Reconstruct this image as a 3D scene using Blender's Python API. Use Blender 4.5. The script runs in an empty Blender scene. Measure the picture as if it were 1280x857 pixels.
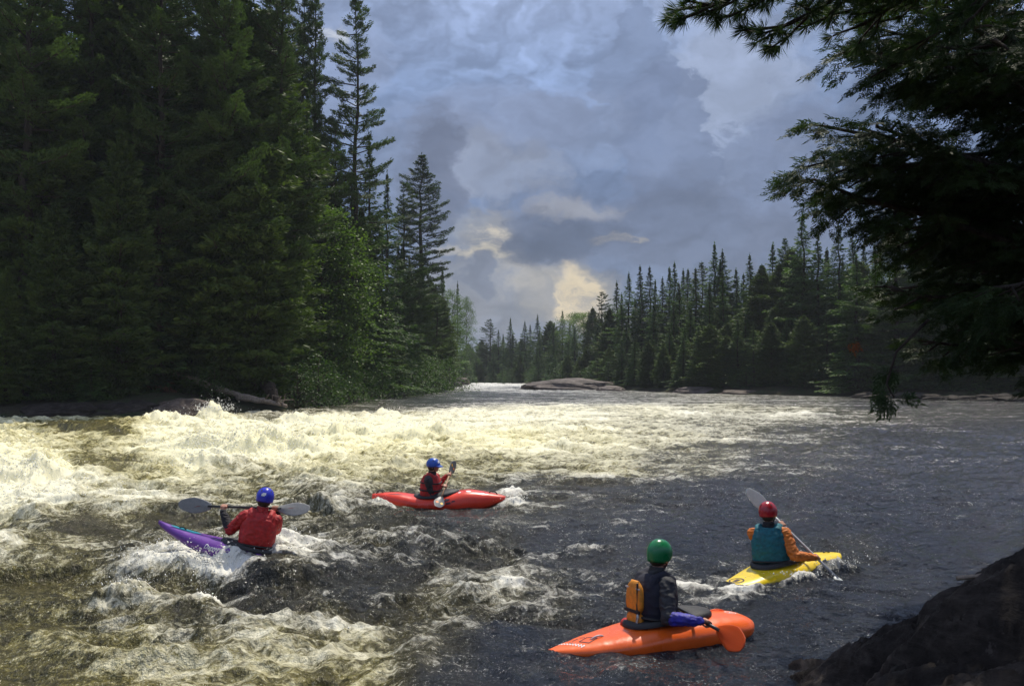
import bpy, bmesh, math, random, os
import numpy as np
from mathutils import Vector, Matrix, Quaternion
from mathutils.bvhtree import BVHTree
SC = bpy.context.scene
COL = SC.collection
PI = math.pi
R = math.radians

# ------------------------------------------------------------------ camera
F = 1100.0
CAMZ = 2.4
TH = math.atan(39.5 / F)
cam_d = bpy.data.cameras.new('camera')
cam = bpy.data.objects.new('camera', cam_d)
COL.objects.link(cam)
cam.location = (0, 0, CAMZ)
cam.rotation_euler = (R(90) + TH, 0, 0)
cam_d.sensor_width = 36
cam_d.lens = 36 * F / 1280
cam_d.clip_start = 0.05
cam_d.clip_end = 6000
SC.camera = cam
CT, ST = math.cos(TH), math.sin(TH)

def ray(px, py):
    a = (px - 640) / F
    b = (428.5 - py) / F
    return Vector((a, CT - b * ST, ST + b * CT))

def W(px, py, z=0.0):                       # where the sight line meets the level z
    r = ray(px, py)
    t = (z - CAMZ) / r.z
    return Vector((r.x * t, r.y * t, z))

def P(px, py, D):                           # the point of the sight line at distance D ahead
    r = ray(px, py)
    t = D / r.y
    return Vector((r.x * t, D, CAMZ + r.z * t))

def proj(x, y, z):
    dz = z - CAMZ
    fy = y * CT + dz * ST
    up = -y * ST + dz * CT
    return 640 + F * x / fy, 428.5 - F * up / fy

# ------------------------------------------------------------------ tagging
def tag(o, label=None, cat=None, group=None, kind=None):
    if label: o['label'] = label
    if cat: o['category'] = cat
    if group: o['group'] = group
    if kind: o['kind'] = kind
    return o

def empty(name, loc=(0, 0, 0), rot=(0, 0, 0)):
    o = bpy.data.objects.new(name, None)
    COL.objects.link(o)
    o.location = loc
    o.rotation_euler = rot
    o.empty_display_size = .2
    return o

# ------------------------------------------------------------------ noise
_perm = {}
def _tab(seed):
    if seed not in _perm:
        rs = np.random.RandomState(seed * 7 + 11)
        p = rs.permutation(256)
        ang = rs.rand(256) * 2 * PI
        _perm[seed] = (np.concatenate([p, p]), np.cos(ang), np.sin(ang))
    return _perm[seed]

def perlin(x, y, seed=0):
    p, gx, gy = _tab(seed)
    xi = np.floor(x).astype(np.int64); yi = np.floor(y).astype(np.int64)
    xf = x - xi; yf = y - yi
    xi &= 255; yi &= 255
    u = xf * xf * xf * (xf * (xf * 6 - 15) + 10)
    v = yf * yf * yf * (yf * (yf * 6 - 15) + 10)
    def g(ix, iy, fx, fy):
        h = p[(p[ix & 255] + iy) & 255]
        return gx[h] * fx + gy[h] * fy
    n00 = g(xi, yi, xf, yf); n10 = g(xi + 1, yi, xf - 1, yf)
    n01 = g(xi, yi + 1, xf, yf - 1); n11 = g(xi + 1, yi + 1, xf - 1, yf - 1)
    a = n00 + u * (n10 - n00); b = n01 + u * (n11 - n01)
    return (a + v * (b - a)) * 1.5

def fbm(x, y, seed=0, oct=4, gain=.5, lac=2.03):
    r = np.zeros_like(x); a = 1.0; s = 0
    for i in range(oct):
        r += a * perlin(x, y, seed + i); s += a
        x = x * lac + 17.3; y = y * lac - 9.1; a *= gain
    return r / s

def noise3(p, seed, sc):                    # cheap 3-d noise from three slices
    x, y, z = p[:, 0] * sc, p[:, 1] * sc, p[:, 2] * sc
    return (perlin(x + .37 * z, y + 5.1, seed) + perlin(y + .41 * x, z + 2.7, seed + 1) + perlin(z + .29 * y, x + 8.3, seed + 2)) / 1.6

# ------------------------------------------------------------------ mesh from arrays
def mesh_np(name, V, Fq, k=4):
    me = bpy.data.meshes.new(name)
    V = np.asarray(V, np.float32).reshape(-1, 3)
    Fq = np.asarray(Fq, np.int32).reshape(-1, k)
    me.vertices.add(len(V)); me.vertices.foreach_set('co', V.ravel())
    me.loops.add(Fq.size); me.loops.foreach_set('vertex_index', Fq.ravel())
    me.polygons.add(len(Fq))
    me.polygons.foreach_set('loop_start', np.arange(0, Fq.size, k, dtype=np.int32))
    me.polygons.foreach_set('loop_total', np.full(len(Fq), k, np.int32))
    me.update(calc_edges=True)
    return me

def smooth(me, on=True):
    me.polygons.foreach_set('use_smooth', np.full(len(me.polygons), on, bool))
    me.update()
    return me

def link(name, me, mat=None, parent=None):
    o = bpy.data.objects.new(name, me)
    COL.objects.link(o)
    if mat is not None:
        me.materials.clear(); me.materials.append(mat)
    if parent is not None: o.parent = parent
    return o

def grid_faces(nr, nc):
    i = np.arange(nr - 1)[:, None] * nc + np.arange(nc - 1)[None, :]
    return np.stack([i, i + 1, i + nc + 1, i + nc], -1).reshape(-1, 4)

class MB:
    """collects closed shapes, build() links them as one mesh"""
    def __init__(s): s.v = []; s.f = []
    def add(s, v, f):
        n = len(s.v); s.v += [tuple(a) for a in v]; s.f += [tuple(i + n for i in q) for q in f]
    def loft(s, rings, cap=True, closed=True):
        n = len(rings[0]); v = [p for r in rings for p in r]; f = []
        m = n if closed else n - 1
        for i in range(len(rings) - 1):
            for j in range(m):
                k = (j + 1) % n
                f.append((i * n + j, i * n + k, (i + 1) * n + k, (i + 1) * n + j))
        if cap:
            f.append(tuple(range(n - 1, -1, -1))); b = (len(rings) - 1) * n
            f.append(tuple(range(b, b + n)))
        s.add(v, f)
    def capsule(s, a, b, ra, rb=None, n=12, flat=None):
        a = Vector(a); b = Vector(b); rb = ra if rb is None else rb
        d = b - a; L = d.length
        if L < 1e-6: d = Vector((0, 0, 1)); L = 1e-6
        d.normalize()
        x = d.orthogonal().normalized(); y = d.cross(x)
        rings = []
        for k in range(1, 5):
            t = PI / 2 * k / 4 - PI / 2
            rings.append((a + d * ra * math.sin(t - .0), ra * math.cos(t)))
        for k in range(1, 4):
            rings.append((a.lerp(b, k / 4), ra + (rb - ra) * k / 4))
        for k in range(0, 4):
            t = PI / 2 * k / 4
            rings.append((b + d * rb * math.sin(t), rb * math.cos(t)))
        s.loft([[c + x * r * math.cos(2 * PI * j / n) + y * r * math.sin(2 * PI * j / n) for j in range(n)] for c, r in rings])
    def tube(s, pts, r, n=8):
        pts = [Vector(p) for p in pts]
        rr = r if isinstance(r, (list, tuple)) else [r] * len(pts)
        rings = []; x = None
        for i, p in enumerate(pts):
            d = (pts[min(i + 1, len(pts) - 1)] - pts[max(i - 1, 0)]).normalized()
            x = d.orthogonal().normalized() if x is None else (x - d * x.dot(d)).normalized()
            y = d.cross(x)
            rings.append([p + (x * math.cos(2 * PI * j / n) + y * math.sin(2 * PI * j / n)) * rr[i] for j in range(n)])
        s.loft(rings)
    def ellipsoid(s, c, r, M=None, nu=16, nv=12):
        c = Vector(c); rings = []
        for i in range(1, nv):
            t = PI * i / nv
            ring = []
            for j in range(nu):
                p = Vector((r[0] * math.sin(t) * math.cos(2 * PI * j / nu), r[1] * math.sin(t) * math.sin(2 * PI * j / nu), r[2] * math.cos(t)))
                ring.append(c + (M @ p if M else p))
            rings.append(ring)
        rings.reverse()
        s.loft(rings)
    def box(s, c, h, M=None):
        c = Vector(c); v = []
        for x in (-1, 1):
            for y in (-1, 1):
                for z in (-1, 1):
                    p = Vector((x * h[0], y * h[1], z * h[2])); v.append(c + (M @ p if M else p))
        s.add(v, [(0, 1, 3, 2), (4, 6, 7, 5), (0, 4, 5, 1), (2, 3, 7, 6), (0, 2, 6, 4), (1, 5, 7, 3)])
    def mesh(s, name='m'):
        me = bpy.data.meshes.new(name)
        me.from_pydata(s.v, [], s.f); me.update()
        bm = bmesh.new(); bm.from_mesh(me); bmesh.ops.recalc_face_normals(bm, faces=bm.faces); bm.to_mesh(me); bm.free()
        return me
    def build(s, name, mat, parent=None, sm=True, bevel=0, sub=0):
        me = s.mesh(name)
        if sm: smooth(me)
        o = link(name, me, mat, parent)
        if bevel:
            m = o.modifiers.new('b', 'BEVEL'); m.width = bevel; m.segments = 2; m.limit_method = 'ANGLE'
        if sub:
            m = o.modifiers.new('s', 'SUBSURF'); m.levels = sub; m.render_levels = sub
        return o
    def remesh(s, name, mat, parent=None, voxel=.006, it=6, wrinkle=0, seed=1, wscale=14, keep=None, smf=.6):
        """fuses everything collected into one continuous skin"""
        me = s.mesh(name)
        o = bpy.data.objects.new(name, me); COL.objects.link(o)
        m = o.modifiers.new('r', 'REMESH'); m.mode = 'VOXEL'; m.voxel_size = voxel; m.use_smooth_shade = True
        m = o.modifiers.new('s', 'SMOOTH'); m.factor = smf; m.iterations = it
        dg = bpy.context.evaluated_depsgraph_get()
        me2 = bpy.data.meshes.new_from_object(o.evaluated_get(dg))
        bpy.data.objects.remove(o); bpy.data.meshes.remove(me)
        me2.name = name
        n = len(me2.vertices)
        if wrinkle and n:
            co = np.empty(n * 3, np.float32); me2.vertices.foreach_get('co', co); co = co.reshape(-1, 3)
            no = np.empty(n * 3, np.float32); me2.vertices.foreach_get('normal', no); no = no.reshape(-1, 3)
            q = co * [1, 1, 1.7]
            q = q + .03 * np.stack([noise3(q, seed + 20, 9), noise3(q, seed + 23, 9), noise3(q, seed + 26, 9)], -1)
            w = 1 - np.abs(noise3(q, seed, wscale)) * 2
            w = w * .7 + noise3(q, seed + 9, wscale * 2.3) * .4
            co = co + no * (w * wrinkle)[:, None]
            me2.vertices.foreach_set('co', co.astype(np.float32).ravel())
        if keep is not None:
            bm = bmesh.new(); bm.from_mesh(me2)
            for (pc, pn) in keep:
                g = bm.verts[:] + bm.edges[:] + bm.faces[:]
                bmesh.ops.bisect_plane(bm, geom=g, plane_co=pc, plane_no=pn, clear_outer=True)
            bm.to_mesh(me2); bm.free()
        smooth(me2)
        return link(name, me2, mat, parent)

# ------------------------------------------------------------------ materials
def newmat(name):
    m = bpy.data.materials.new(name); m.use_nodes = True
    nt = m.node_tree; nt.nodes.clear()
    return m, NT(nt)

class NT:
    def __init__(s, t): s.t = t; s.n = t.nodes; s.l = t.links
    def set(s, sock, v):
        if isinstance(v, bpy.types.NodeSocket): s.l.new(v, sock)
        elif v is not None:
            if hasattr(sock.default_value, '__len__') and not hasattr(v, '__len__'): v = (v, v, v, 1)[:len(sock.default_value)]
            if hasattr(v, '__len__') and len(v) == 3 and len(sock.default_value) == 4: v = (*v, 1)
            sock.default_value = v
    def node(s, typ, ins=None, **kw):
        n = s.n.new(typ)
        for k, v in kw.items(): setattr(n, k, v)
        for k, v in (ins or {}).items(): s.set(n.inputs[k], v)
        return n
    def math(s, op, a, b=None, c=None, clamp=False):
        n = s.node('ShaderNodeMath', operation=op); n.use_clamp = clamp
        s.set(n.inputs[0], a)
        if b is not None: s.set(n.inputs[1], b)
        if c is not None: s.set(n.inputs[2], c)
        return n.outputs[0]
    def vmath(s, op, a, b=None, sc=None):
        n = s.node('ShaderNodeVectorMath', operation=op); s.set(n.inputs[0], a)
        if b is not None: s.set(n.inputs[1], b)
        if sc is not None: s.set(n.inputs['Scale'], sc)
        return n.outputs[1] if op in ('LENGTH', 'DOT_PRODUCT', 'DISTANCE') else n.outputs[0]
    def noise(s, vec, scale, detail=4, rough=.55, dist=0, color=False, **kw):
        n = s.node('ShaderNodeTexNoise', {'Vector': vec, 'Scale': scale, 'Detail': detail, 'Roughness': rough, 'Distortion': dist}, **kw)
        return n.outputs['Color' if color else 'Fac']
    def ramp(s, fac, stops, interp='LINEAR'):
        n = s.node('ShaderNodeValToRGB', {'Fac': fac}); e = n.color_ramp.elements; n.color_ramp.interpolation = interp
        while len(e) < len(stops): e.new(.5)
        for k, (p, c) in enumerate(stops):
            e[k].position = p
            e[k].color = (*c, 1) if hasattr(c, '__len__') else (c, c, c, 1)
        return n.outputs['Color']
    def sstep(s, x, a, b, lo=0.0, hi=1.0):
        n = s.node('ShaderNodeMapRange', {'Value': x, 'From Min': a, 'From Max': b, 'To Min': lo, 'To Max': hi}, interpolation_type='SMOOTHSTEP')
        return n.outputs[0]
    def mix(s, f, a, b, blend='MIX'):
        n = s.node('ShaderNodeMix', data_type='RGBA', blend_type=blend)
        s.set(n.inputs[0], f); s.set(n.inputs[6], a); s.set(n.inputs[7], b)
        return n.outputs[2]
    def mapv(s, vec, scale=(1, 1, 1), rot=(0, 0, 0), loc=(0, 0, 0)):
        return s.node('ShaderNodeMapping', {'Vector': vec, 'Scale': scale, 'Rotation': rot, 'Location': loc}).outputs[0]
    def bump(s, h, dist, strength=1.0, normal=None):
        n = s.node('ShaderNodeBump', {'Height': h, 'Distance': dist, 'Strength': strength})
        if normal is not None: s.set(n.inputs['Normal'], normal)
        return n.outputs[0]
    def bsdf(s, **k):
        n = s.node('ShaderNodeBsdfPrincipled')
        for a, v in k.items(): s.set(n.inputs[a.replace('_', ' ')], v)
        return n.outputs[0]
    def out(s, sh): s.l.new(sh, s.node('ShaderNodeOutputMaterial').inputs['Surface'])
    def obj(s): return s.node('ShaderNodeTexCoord').outputs['Object']
    def pos(s): return s.node('ShaderNodeNewGeometry').outputs['Position']
    def rnd(s): return s.node('ShaderNodeObjectInfo').outputs['Random']
    def attr(s, nm): return s.node('ShaderNodeAttribute', attribute_name=nm)

def plain(name, col, rough=.5, var=.15, scale=30, bump=0.0, spec=.5, metal=0, coat=0, sss=0):
    m, n = newmat(name)
    o = n.obj(); nz = n.noise(o, scale, 4, .6)
    f = n.sstep(nz, .3, .7, 1 - var, 1 + var)
    c = n.vmath('SCALE', n.node('ShaderNodeRGB').outputs[0], sc=f)
    n.n[-2].outputs  # keep
    for q in n.n:
        if q.type == 'RGB': q.outputs[0].default_value = (*col, 1)
    rr = n.sstep(nz, .2, .8, max(0, rough - .08), min(1, rough + .12))
    k = dict(Base_Color=c, Roughness=rr, Metallic=metal)
    if bump: k['Normal'] = n.bump(n.noise(o, scale * 2.5, 4, .6), bump)
    if coat: k['Coat_Weight'] = coat; k['Coat_Roughness'] = .12
    k['Specular_IOR_Level'] = spec
    n.out(n.bsdf(**k))
    return m

# ------------------------------------------------------------------ light
SUN_AZ, SUN_EL = R(18), R(62)
sd = Vector((math.sin(SUN_AZ) * math.cos(SUN_EL), math.cos(SUN_AZ) * math.cos(SUN_EL), math.sin(SUN_EL)))
ld = bpy.data.lights.new('sun', 'SUN'); lo = bpy.data.objects.new('sun', ld); COL.objects.link(lo)
ld.energy = 4.2; ld.angle = R(.53); ld.color = (1, .93, .79)
lo.rotation_euler = (-sd).to_track_quat('-Z', 'Y').to_euler(); lo.location = (0, 0, 60)
SC.view_settings.view_transform = 'Standard'; SC.view_settings.look = 'None'
SC.view_settings.gamma = 1; SC.view_settings.exposure = 0; SC.view_settings.use_curve_mapping = False

def build_world():
    w = bpy.data.worlds.new('World'); SC.world = w; w.use_nodes = True
    w.node_tree.nodes.clear(); n = NT(w.node_tree)
    sky = n.node('ShaderNodeTexSky', sky_type='NISHITA', sun_disc=False, sun_elevation=SUN_EL, sun_rotation=SUN_AZ, air_density=1.0, dust_density=1.5)
    d = n.node('ShaderNodeTexCoord').outputs['Generated']
    sp = n.node('ShaderNodeSeparateXYZ', {'Vector': d}); x, y, z = sp.outputs
    az = n.math('ARCTAN2', x, y)
    el = n.math('ARCSINE', z)
    # the cloud field, seen flattened toward the horizon
    q = n.node('ShaderNodeCombineXYZ', {'X': az, 'Y': n.math('MULTIPLY', el, 1.5), 'Z': 0.0}).outputs[0]
    warp = n.vmath('SCALE', n.vmath('SUBTRACT', n.noise(q, 5.5, 2, .5, color=True), (.5, .5, .5)), sc=.14)
    fine = n.vmath('SCALE', n.vmath('SUBTRACT', n.noise(q, 24, 3, .55, color=True), (.5, .5, .5)), sc=.06)
    qq = n.vmath('ADD', n.vmath('ADD', q, warp), fine)
    def heap(v): return n.noise(v, 6.0, 4, .5, normalize=True)
    b1 = heap(qq)
    b2 = heap(n.vmath('ADD', qq, (-.006, .020, 0)))
    lit = n.sstep(n.math('SUBTRACT', b1, b2), -.10, .10, -1, 1)
    big = n.noise(qq, 3.2, 3, .55)
    # overall tone with elevation
    base = n.ramp(n.math('MULTIPLY', el, 1.25), [(0, (.22, .265, .36)), (.10, (.165, .215, .335)), (.25, (.155, .215, .36)), (.40, (.225, .31, .51)), (.56, (.36, .45, .68)), (1, (.46, .54, .76))])
    col = n.mix(n.sstep(big, .35, .65), n.vmath('SCALE', base, sc=.84), n.vmath('SCALE', base, sc=1.20))
    col = n.vmath('SCALE', col, sc=n.math('ADD', n.math('MULTIPLY', lit, .19), 1.0))
    rag = n.math('SUBTRACT', n.noise(qq, 9, 7, .68), .5)
    sepq = n.node('ShaderNodeSeparateXYZ', {'Vector': qq}); u, v = sepq.outputs[0], sepq.outputs[1]
    def blob(px, py, rx, ry, soft=.35):
        soft = soft if soft < .17 else min(.6, soft * 1.35)
        r = ray(px, py).normalized()
        a0, e0 = math.atan2(r.x, r.y), math.asin(r.z) * 1.5
        du = n.math('DIVIDE', n.math('SUBTRACT', u, a0), rx / F)
        dv = n.math('DIVIDE', n.math('SUBTRACT', v, e0), ry * 1.5 / F)
        rr = n.math('SQRT', n.math('ADD', n.math('MULTIPLY', du, du), n.math('MULTIPLY', dv, dv)))
        rr = n.math('SUBTRACT', rr, n.math('MULTIPLY', rag, 1.5 + soft * 1.6))
        return n.sstep(rr, 1 + soft * .75, 1 - soft * .75)
    brk = n.sstep(n.noise(qq, 20, 5, .65), .36, .60)
    def lay(col, mask, c, k):
        if c[0] > .44: mask = n.math('MULTIPLY', mask, brk)
        return n.mix(n.math('MULTIPLY', mask, k), col, c)
    col = lay(col, blob(905, 110, 95, 120, .45), (.36, .43, .60), .85)
    col = lay(col, blob(990, 225, 70, 110, .2), (.19, .24, .38), .75)
    col = lay(col, blob(930, 215, 45, 75, .14), (.20, .255, .40), .8)
    col = lay(col, blob(797, 95, 50, 78, .12), (.205, .27, .43), .85)
    col = lay(col, blob(700, 165, 95, 48, .15), (.235, .30, .46), .6)
    col = lay(col, blob(520, 215, 70, 55, .14), (.24, .30, .455), .6)   # the tower
    col = lay(col, blob(835, 160, 70, 85, .13), (.185, .24, .385), .85)
    col = lay(col, blob(640, 150, 130, 45, .4), (.25, .305, .46), .6)
    col = lay(col, blob(560, 190, 60, 40, .3), (.27, .325, .48), .5)
    col = lay(col, blob(820, 290, 200, 55, .35), (.15, .185, .285), .75)
    col = lay(col, blob(620, 212, 75, 30, .4), (.29, .325, .42), .6)       # pale band
    col = lay(col, blob(605, 290, 58, 34, .5), (.38, .375, .375), .6)
    col = lay(col, blob(612, 292, 30, 16, .35), (.66, .60, .50), .9)
    col = lay(col, blob(720, 258, 42, 14, .4), (.34, .345, .385), .7)
    col = lay(col, blob(770, 298, 26, 8, .3), (.45, .42, .38), .7)
    col = lay(col, blob(600, 365, 95, 50, .4), (.30, .315, .365), .7)
    col = lay(col, blob(600, 322, 48, 16, .3), (.60, .55, .46), .85)
    col = lay(col, blob(645, 385, 50, 20, .3), (.21, .24, .31), .7)
    col = lay(col, blob(715, 368, 62, 40, .5), (.40, .385, .37), .7)
    col = lay(col, blob(722, 370, 22, 34, .35), (.78, .66, .47), 1.0)
    col = lay(col, blob(660, 352, 55, 14, .4), (.46, .44, .41), .6)
    col = lay(col, blob(535, 235, 42, 75, .25), (.145, .175, .265), .8)
    col = lay(col, blob(690, 303, 78, 36, .30), (.105, .135, .215), .9)
    col = lay(col, blob(672, 285, 34, 16, .4), (.15, .185, .28), .6)   # dark flat bottomed heap
    col = lay(col, blob(590, 345, 28, 16, .2), (.17, .20, .28), .8)
    col = lay(col, blob(425, 70, 80, 60, .3), (.30, .37, .56), .6)
    col = lay(col, blob(462, 115, 14, 9, .3), (.72, .74, .78), .9)
    col = lay(col, blob(412, 42, 20, 14, .3), (.66, .70, .78), .9)
    col = n.vmath('SCALE', col, sc=n.math('ADD', n.math('MULTIPLY', lit, .12), 1.0))
    # clear breaks overhead where the sun comes through
    hole = n.math('MULTIPLY', n.sstep(n.noise(d, 2.2, 2, .6), .48, .62), n.sstep(z, .55, .8))
    bg1 = n.node('ShaderNodeBackground', {'Color': sky.outputs[0], 'Strength': .10})
    bg2 = n.node('ShaderNodeBackground', {'Color': col, 'Strength': 1.0})
    mx = n.node('ShaderNodeMixShader', {'Fac': n.math('SUBTRACT', .93, n.math('MULTIPLY', hole, .8))})
    n.l.new(bg1.outputs[0], mx.inputs[1]); n.l.new(bg2.outputs[0], mx.inputs[2])
    n.l.new(mx.outputs[0], n.node('ShaderNodeOutputWorld').inputs['Surface'])
    w.cycles.sampling_method = 'MANUAL'; w.cycles.sample_map_resolution = 1024
build_world()
cy = SC.cycles
cy.max_bounces = 5; cy.diffuse_bounces = 2; cy.glossy_bounces = 2; cy.transmission_bounces = 3; cy.transparent_max_bounces = 4; cy.volume_bounces = 0
cy.use_denoising = True; cy.use_adaptive_sampling = True; cy.adaptive_threshold = .02
cy.sample_clamp_indirect = 3; cy.caustics_reflective = False; cy.caustics_refractive = False
# ------------------------------------------------------------------ river outline (world metres)
SH = [W(-330, 523), W(0, 521), W(130, 521), W(250, 520), W(350, 512), W(400, 505), W(450, 499.5), W(520, 491.5), W(548, 486), W(575, 480.5), W(586, 478.2),
      W(600, 477.6), W(655, 479.0), W(730, 484), W(780, 487.5), W(860, 491), W(960, 493.5), W(1080, 495), W(1180, 498), W(1280, 500), W(1420, 504), W(1700, 512)]
SH = [(p.x, p.y) for p in SH] + [(130, 60), (60, 34), (32, 21), (16, 13), (9, 9.4), (6.4, 7.9), (4.6, 6.9), (3.2, 5.6), (2.2, 4.6), (1.3, 3.8), (.2, 3.0), (-2, 2.4), (-8, 1.2), (-24, -3), (-60, -10), (-110, 15)]
SHA = np.array(SH)

def sdist(x, y):                            # >0 on land, <0 on water
    best = np.full(x.shape, 1e9); inside = np.zeros(x.shape, bool)
    n = len(SHA)
    for i in range(n):
        ax, ay = SHA[i]; bx, by = SHA[(i + 1) % n]
        dx, dy = bx - ax, by - ay
        t = np.clip(((x - ax) * dx + (y - ay) * dy) / (dx * dx + dy * dy), 0, 1)
        best = np.minimum(best, np.hypot(x - ax - t * dx, y - ay - t * dy))
        c = ((ay > y) != (by > y))
        xi = ax + (y - ay) / (dy if abs(dy) > 1e-9 else 1e-9) * dx
        inside ^= c & (x < xi)
    return np.where(inside, -best, best)

def ground_z(x, y):
    d = sdist(x, y)
    far = np.clip(np.hypot(x, y) / 40, 0, 1)
    z = np.where(d > 0, .25 + .9 * np.tanh(d / 3) + .07 * np.clip(d - 3, 0, 90), np.maximum(-2.2, .25 + d * .45))
    z += fbm(x / 7, y / 7, 31, 4) * (.5 * np.clip(d / 4, 0, 1)) * (.35 + .65 * far)
    near = np.exp(-((x / 4) ** 2 + (y / 4) ** 2))
    z = z * (1 - near) + np.minimum(z, .75) * near
    return z
def gz(x, y): return float(ground_z(np.array([float(x)]), np.array([float(y)]))[0])

def build_ground():
    def axis(lo, hi, c0, c1, fine):
        a = list(np.arange(c0, c1 + .01, fine)); s = fine
        p = c0; left = []
        while p > lo: s *= 1.13; p -= s; left.append(p)
        p = c1; s = fine; right = []
        while p < hi: s *= 1.13; p += s; right.append(p)
        return np.array(left[::-1] + a + right)
    xs = axis(-3000, 3000, -50, 70, .75); ys = axis(-600, 4500, -6, 130, .75)
    X, Y = np.meshgrid(xs, ys)
    Z = ground_z(X.ravel(), Y.ravel())
    me = mesh_np('ground', np.stack([X.ravel(), Y.ravel(), Z], -1), grid_faces(len(ys), len(xs)))
    smooth(me)
    m, n = newmat('forest_floor')
    p = n.pos(); a = n.noise(p, .8, 6, .65); b = n.noise(p, 6, 5, .6)
    c = n.ramp(a, [(.3, (.028, .022, .014)), (.48, (.045, .04, .022)), (.6, (.03, .045, .016)), (.8, (.075, .068, .055))])
    c = n.mix(n.sstep(b, .4, .7), c, n.vmath('SCALE', c, sc=.5))
    n.out(n.bsdf(Base_Color=c, Roughness=.95, Normal=n.bump(b, .12), Specular_IOR_Level=.2))
    tag(link('ground', me, m), 'dark forest floor and stony river bed', kind='structure')
build_ground()

# ------------------------------------------------------------------ water
# px, py, foam, aeration, amplitude(m) read off the rapids, stored where they lie on the river
CP = np.array([
 (-200,540,.80,.9,.35),(0,535,.62,.95,.30),(60,530,.40,.9,.22),(130,535,.25,.95,.22),(210,540,.75,.9,.3),(300,530,.74,.9,.3),(400,525,.82,.9,.28),(500,530,.82,.9,.24),(600,522,.78,.8,.2),(700,515,.72,.75,.16),(800,512,.62,.7,.14),(900,510,.52,.6,.12),(980,515,.52,.55,.1),(1060,520,.30,.35,.07),(1180,515,.22,.2,.05),(1280,515,.22,.2,.05),
 (350,518,.4,.5,.22),(450,508,.18,.3,.10),(520,500,.15,.1,.05),(600,492,.22,.05,.05),(560,486,.45,.05,.08),(640,484,.45,.05,.08),(620,480,.85,0,.1),(600,483,.7,0,.1),(650,482,.75,0,.1),(625,487,.55,.05,.1),(700,496,.30,.15,.05),(780,498,.38,.2,.05),(860,500,.42,.3,.05),(980,500,.36,.2,.04),(1100,505,.26,.1,.03),(1200,505,.2,.1,.03),
 (0,575,.80,1,.35),(60,585,.62,1,.3),(130,582,.22,.85,.18),(190,590,.35,.9,.22),(240,575,.8,.95,.3),(330,565,.82,1,.35),(430,555,.72,1,.28),(520,555,.70,1,.24),(640,550,.68,1,.2),(740,548,.62,.85,.18),(820,545,.50,.7,.14),(900,540,.40,.55,.1),(1000,545,.26,.3,.08),(1100,545,.14,.1,.07),(1250,545,.10,0,.06),
 (0,620,.84,1,.3),(90,620,.74,.95,.28),(170,625,.6,.9,.25),(120,658,.22,.5,.16),(200,652,.3,.5,.18),(330,600,.46,.9,.25),(430,590,.45,.9,.22),(480,575,.45,.9,.2),(560,580,.42,.85,.18),(640,580,.46,.8,.16),(740,580,.48,.75,.15),(860,575,.32,.5,.1),(980,580,.16,.2,.08),(1120,590,.10,.05,.07),(1260,600,.16,.05,.07),
 (400,630,.40,.6,.2),(470,645,.30,.35,.18),(560,650,.22,.2,.13),(660,610,.36,.35,.12),(740,620,.26,.25,.1),(820,630,.26,.15,.08),(900,620,.18,.05,.07),(1050,640,.15,.02,.07),(1200,640,.22,.05,.08),
 (0,680,.52,.7,.22),(80,700,.46,.75,.22),(0,740,.38,.8,.2),(150,700,.50,.5,.22),(250,690,.62,.5,.22),(340,690,.52,.45,.2),(420,670,.42,.4,.2),(300,720,.36,.2,.22),(420,720,.32,.2,.2),(520,700,.32,.2,.18),(600,700,.38,.25,.16),(700,680,.26,.1,.09),(780,660,.30,.1,.06),(830,665,.03,0,.025),(900,655,.02,0,.025),(870,680,.05,0,.03),(1060,690,.35,.2,.1),(1150,680,.2,0,.07),(1250,670,.15,0,.06),
 (150,755,.52,.6,.2),(250,770,.46,.5,.18),(60,790,.42,.85,.16),(160,810,.45,.85,.16),(350,760,.32,.25,.2),(450,740,.32,.2,.17),(560,745,.5,.45,.18),(640,735,.58,.45,.17),(700,745,.4,.25,.1),(760,720,.3,.1,.08),(860,720,.42,.15,.1),(930,735,.38,.1,.07),(1050,740,.16,0,.06),(1150,720,.1,0,.05),
 (350,790,.60,.75,.16),(450,805,.62,.75,.15),(250,830,.55,.8,.15),(350,840,.60,.85,.15),(450,845,.62,.85,.14),(540,812,.40,.4,.13),(560,850,.15,.1,.1),(660,800,.10,0,.08),(640,850,.08,0,.07),(720,840,.10,0,.06),(850,840,.14,0,.05),(960,800,.12,0,.05),(1020,770,.10,0,.05),(960,857,.14,0,.04),(100,860,.42,.85,.15),(0,850,.4,.85,.15),
], float)
CP[:, 2] -= np.where((CP[:, 1] > 635) , .17, np.where((CP[:, 1] > 590) & (CP[:, 0] > 250), .12, .0))
CP[:, 4] *= 1.35
CP[:, 2] -= np.where((CP[:, 1] > 695) & (CP[:, 0] < 620), .07, 0)
CP[:, 2] -= np.where((CP[:, 0] > 940) & (CP[:, 1] > 504), .06, 0)
CP[:, 3] *= np.where(CP[:, 1] > 640, .9, np.where(CP[:, 1] > 590, .8, 1))

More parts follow.
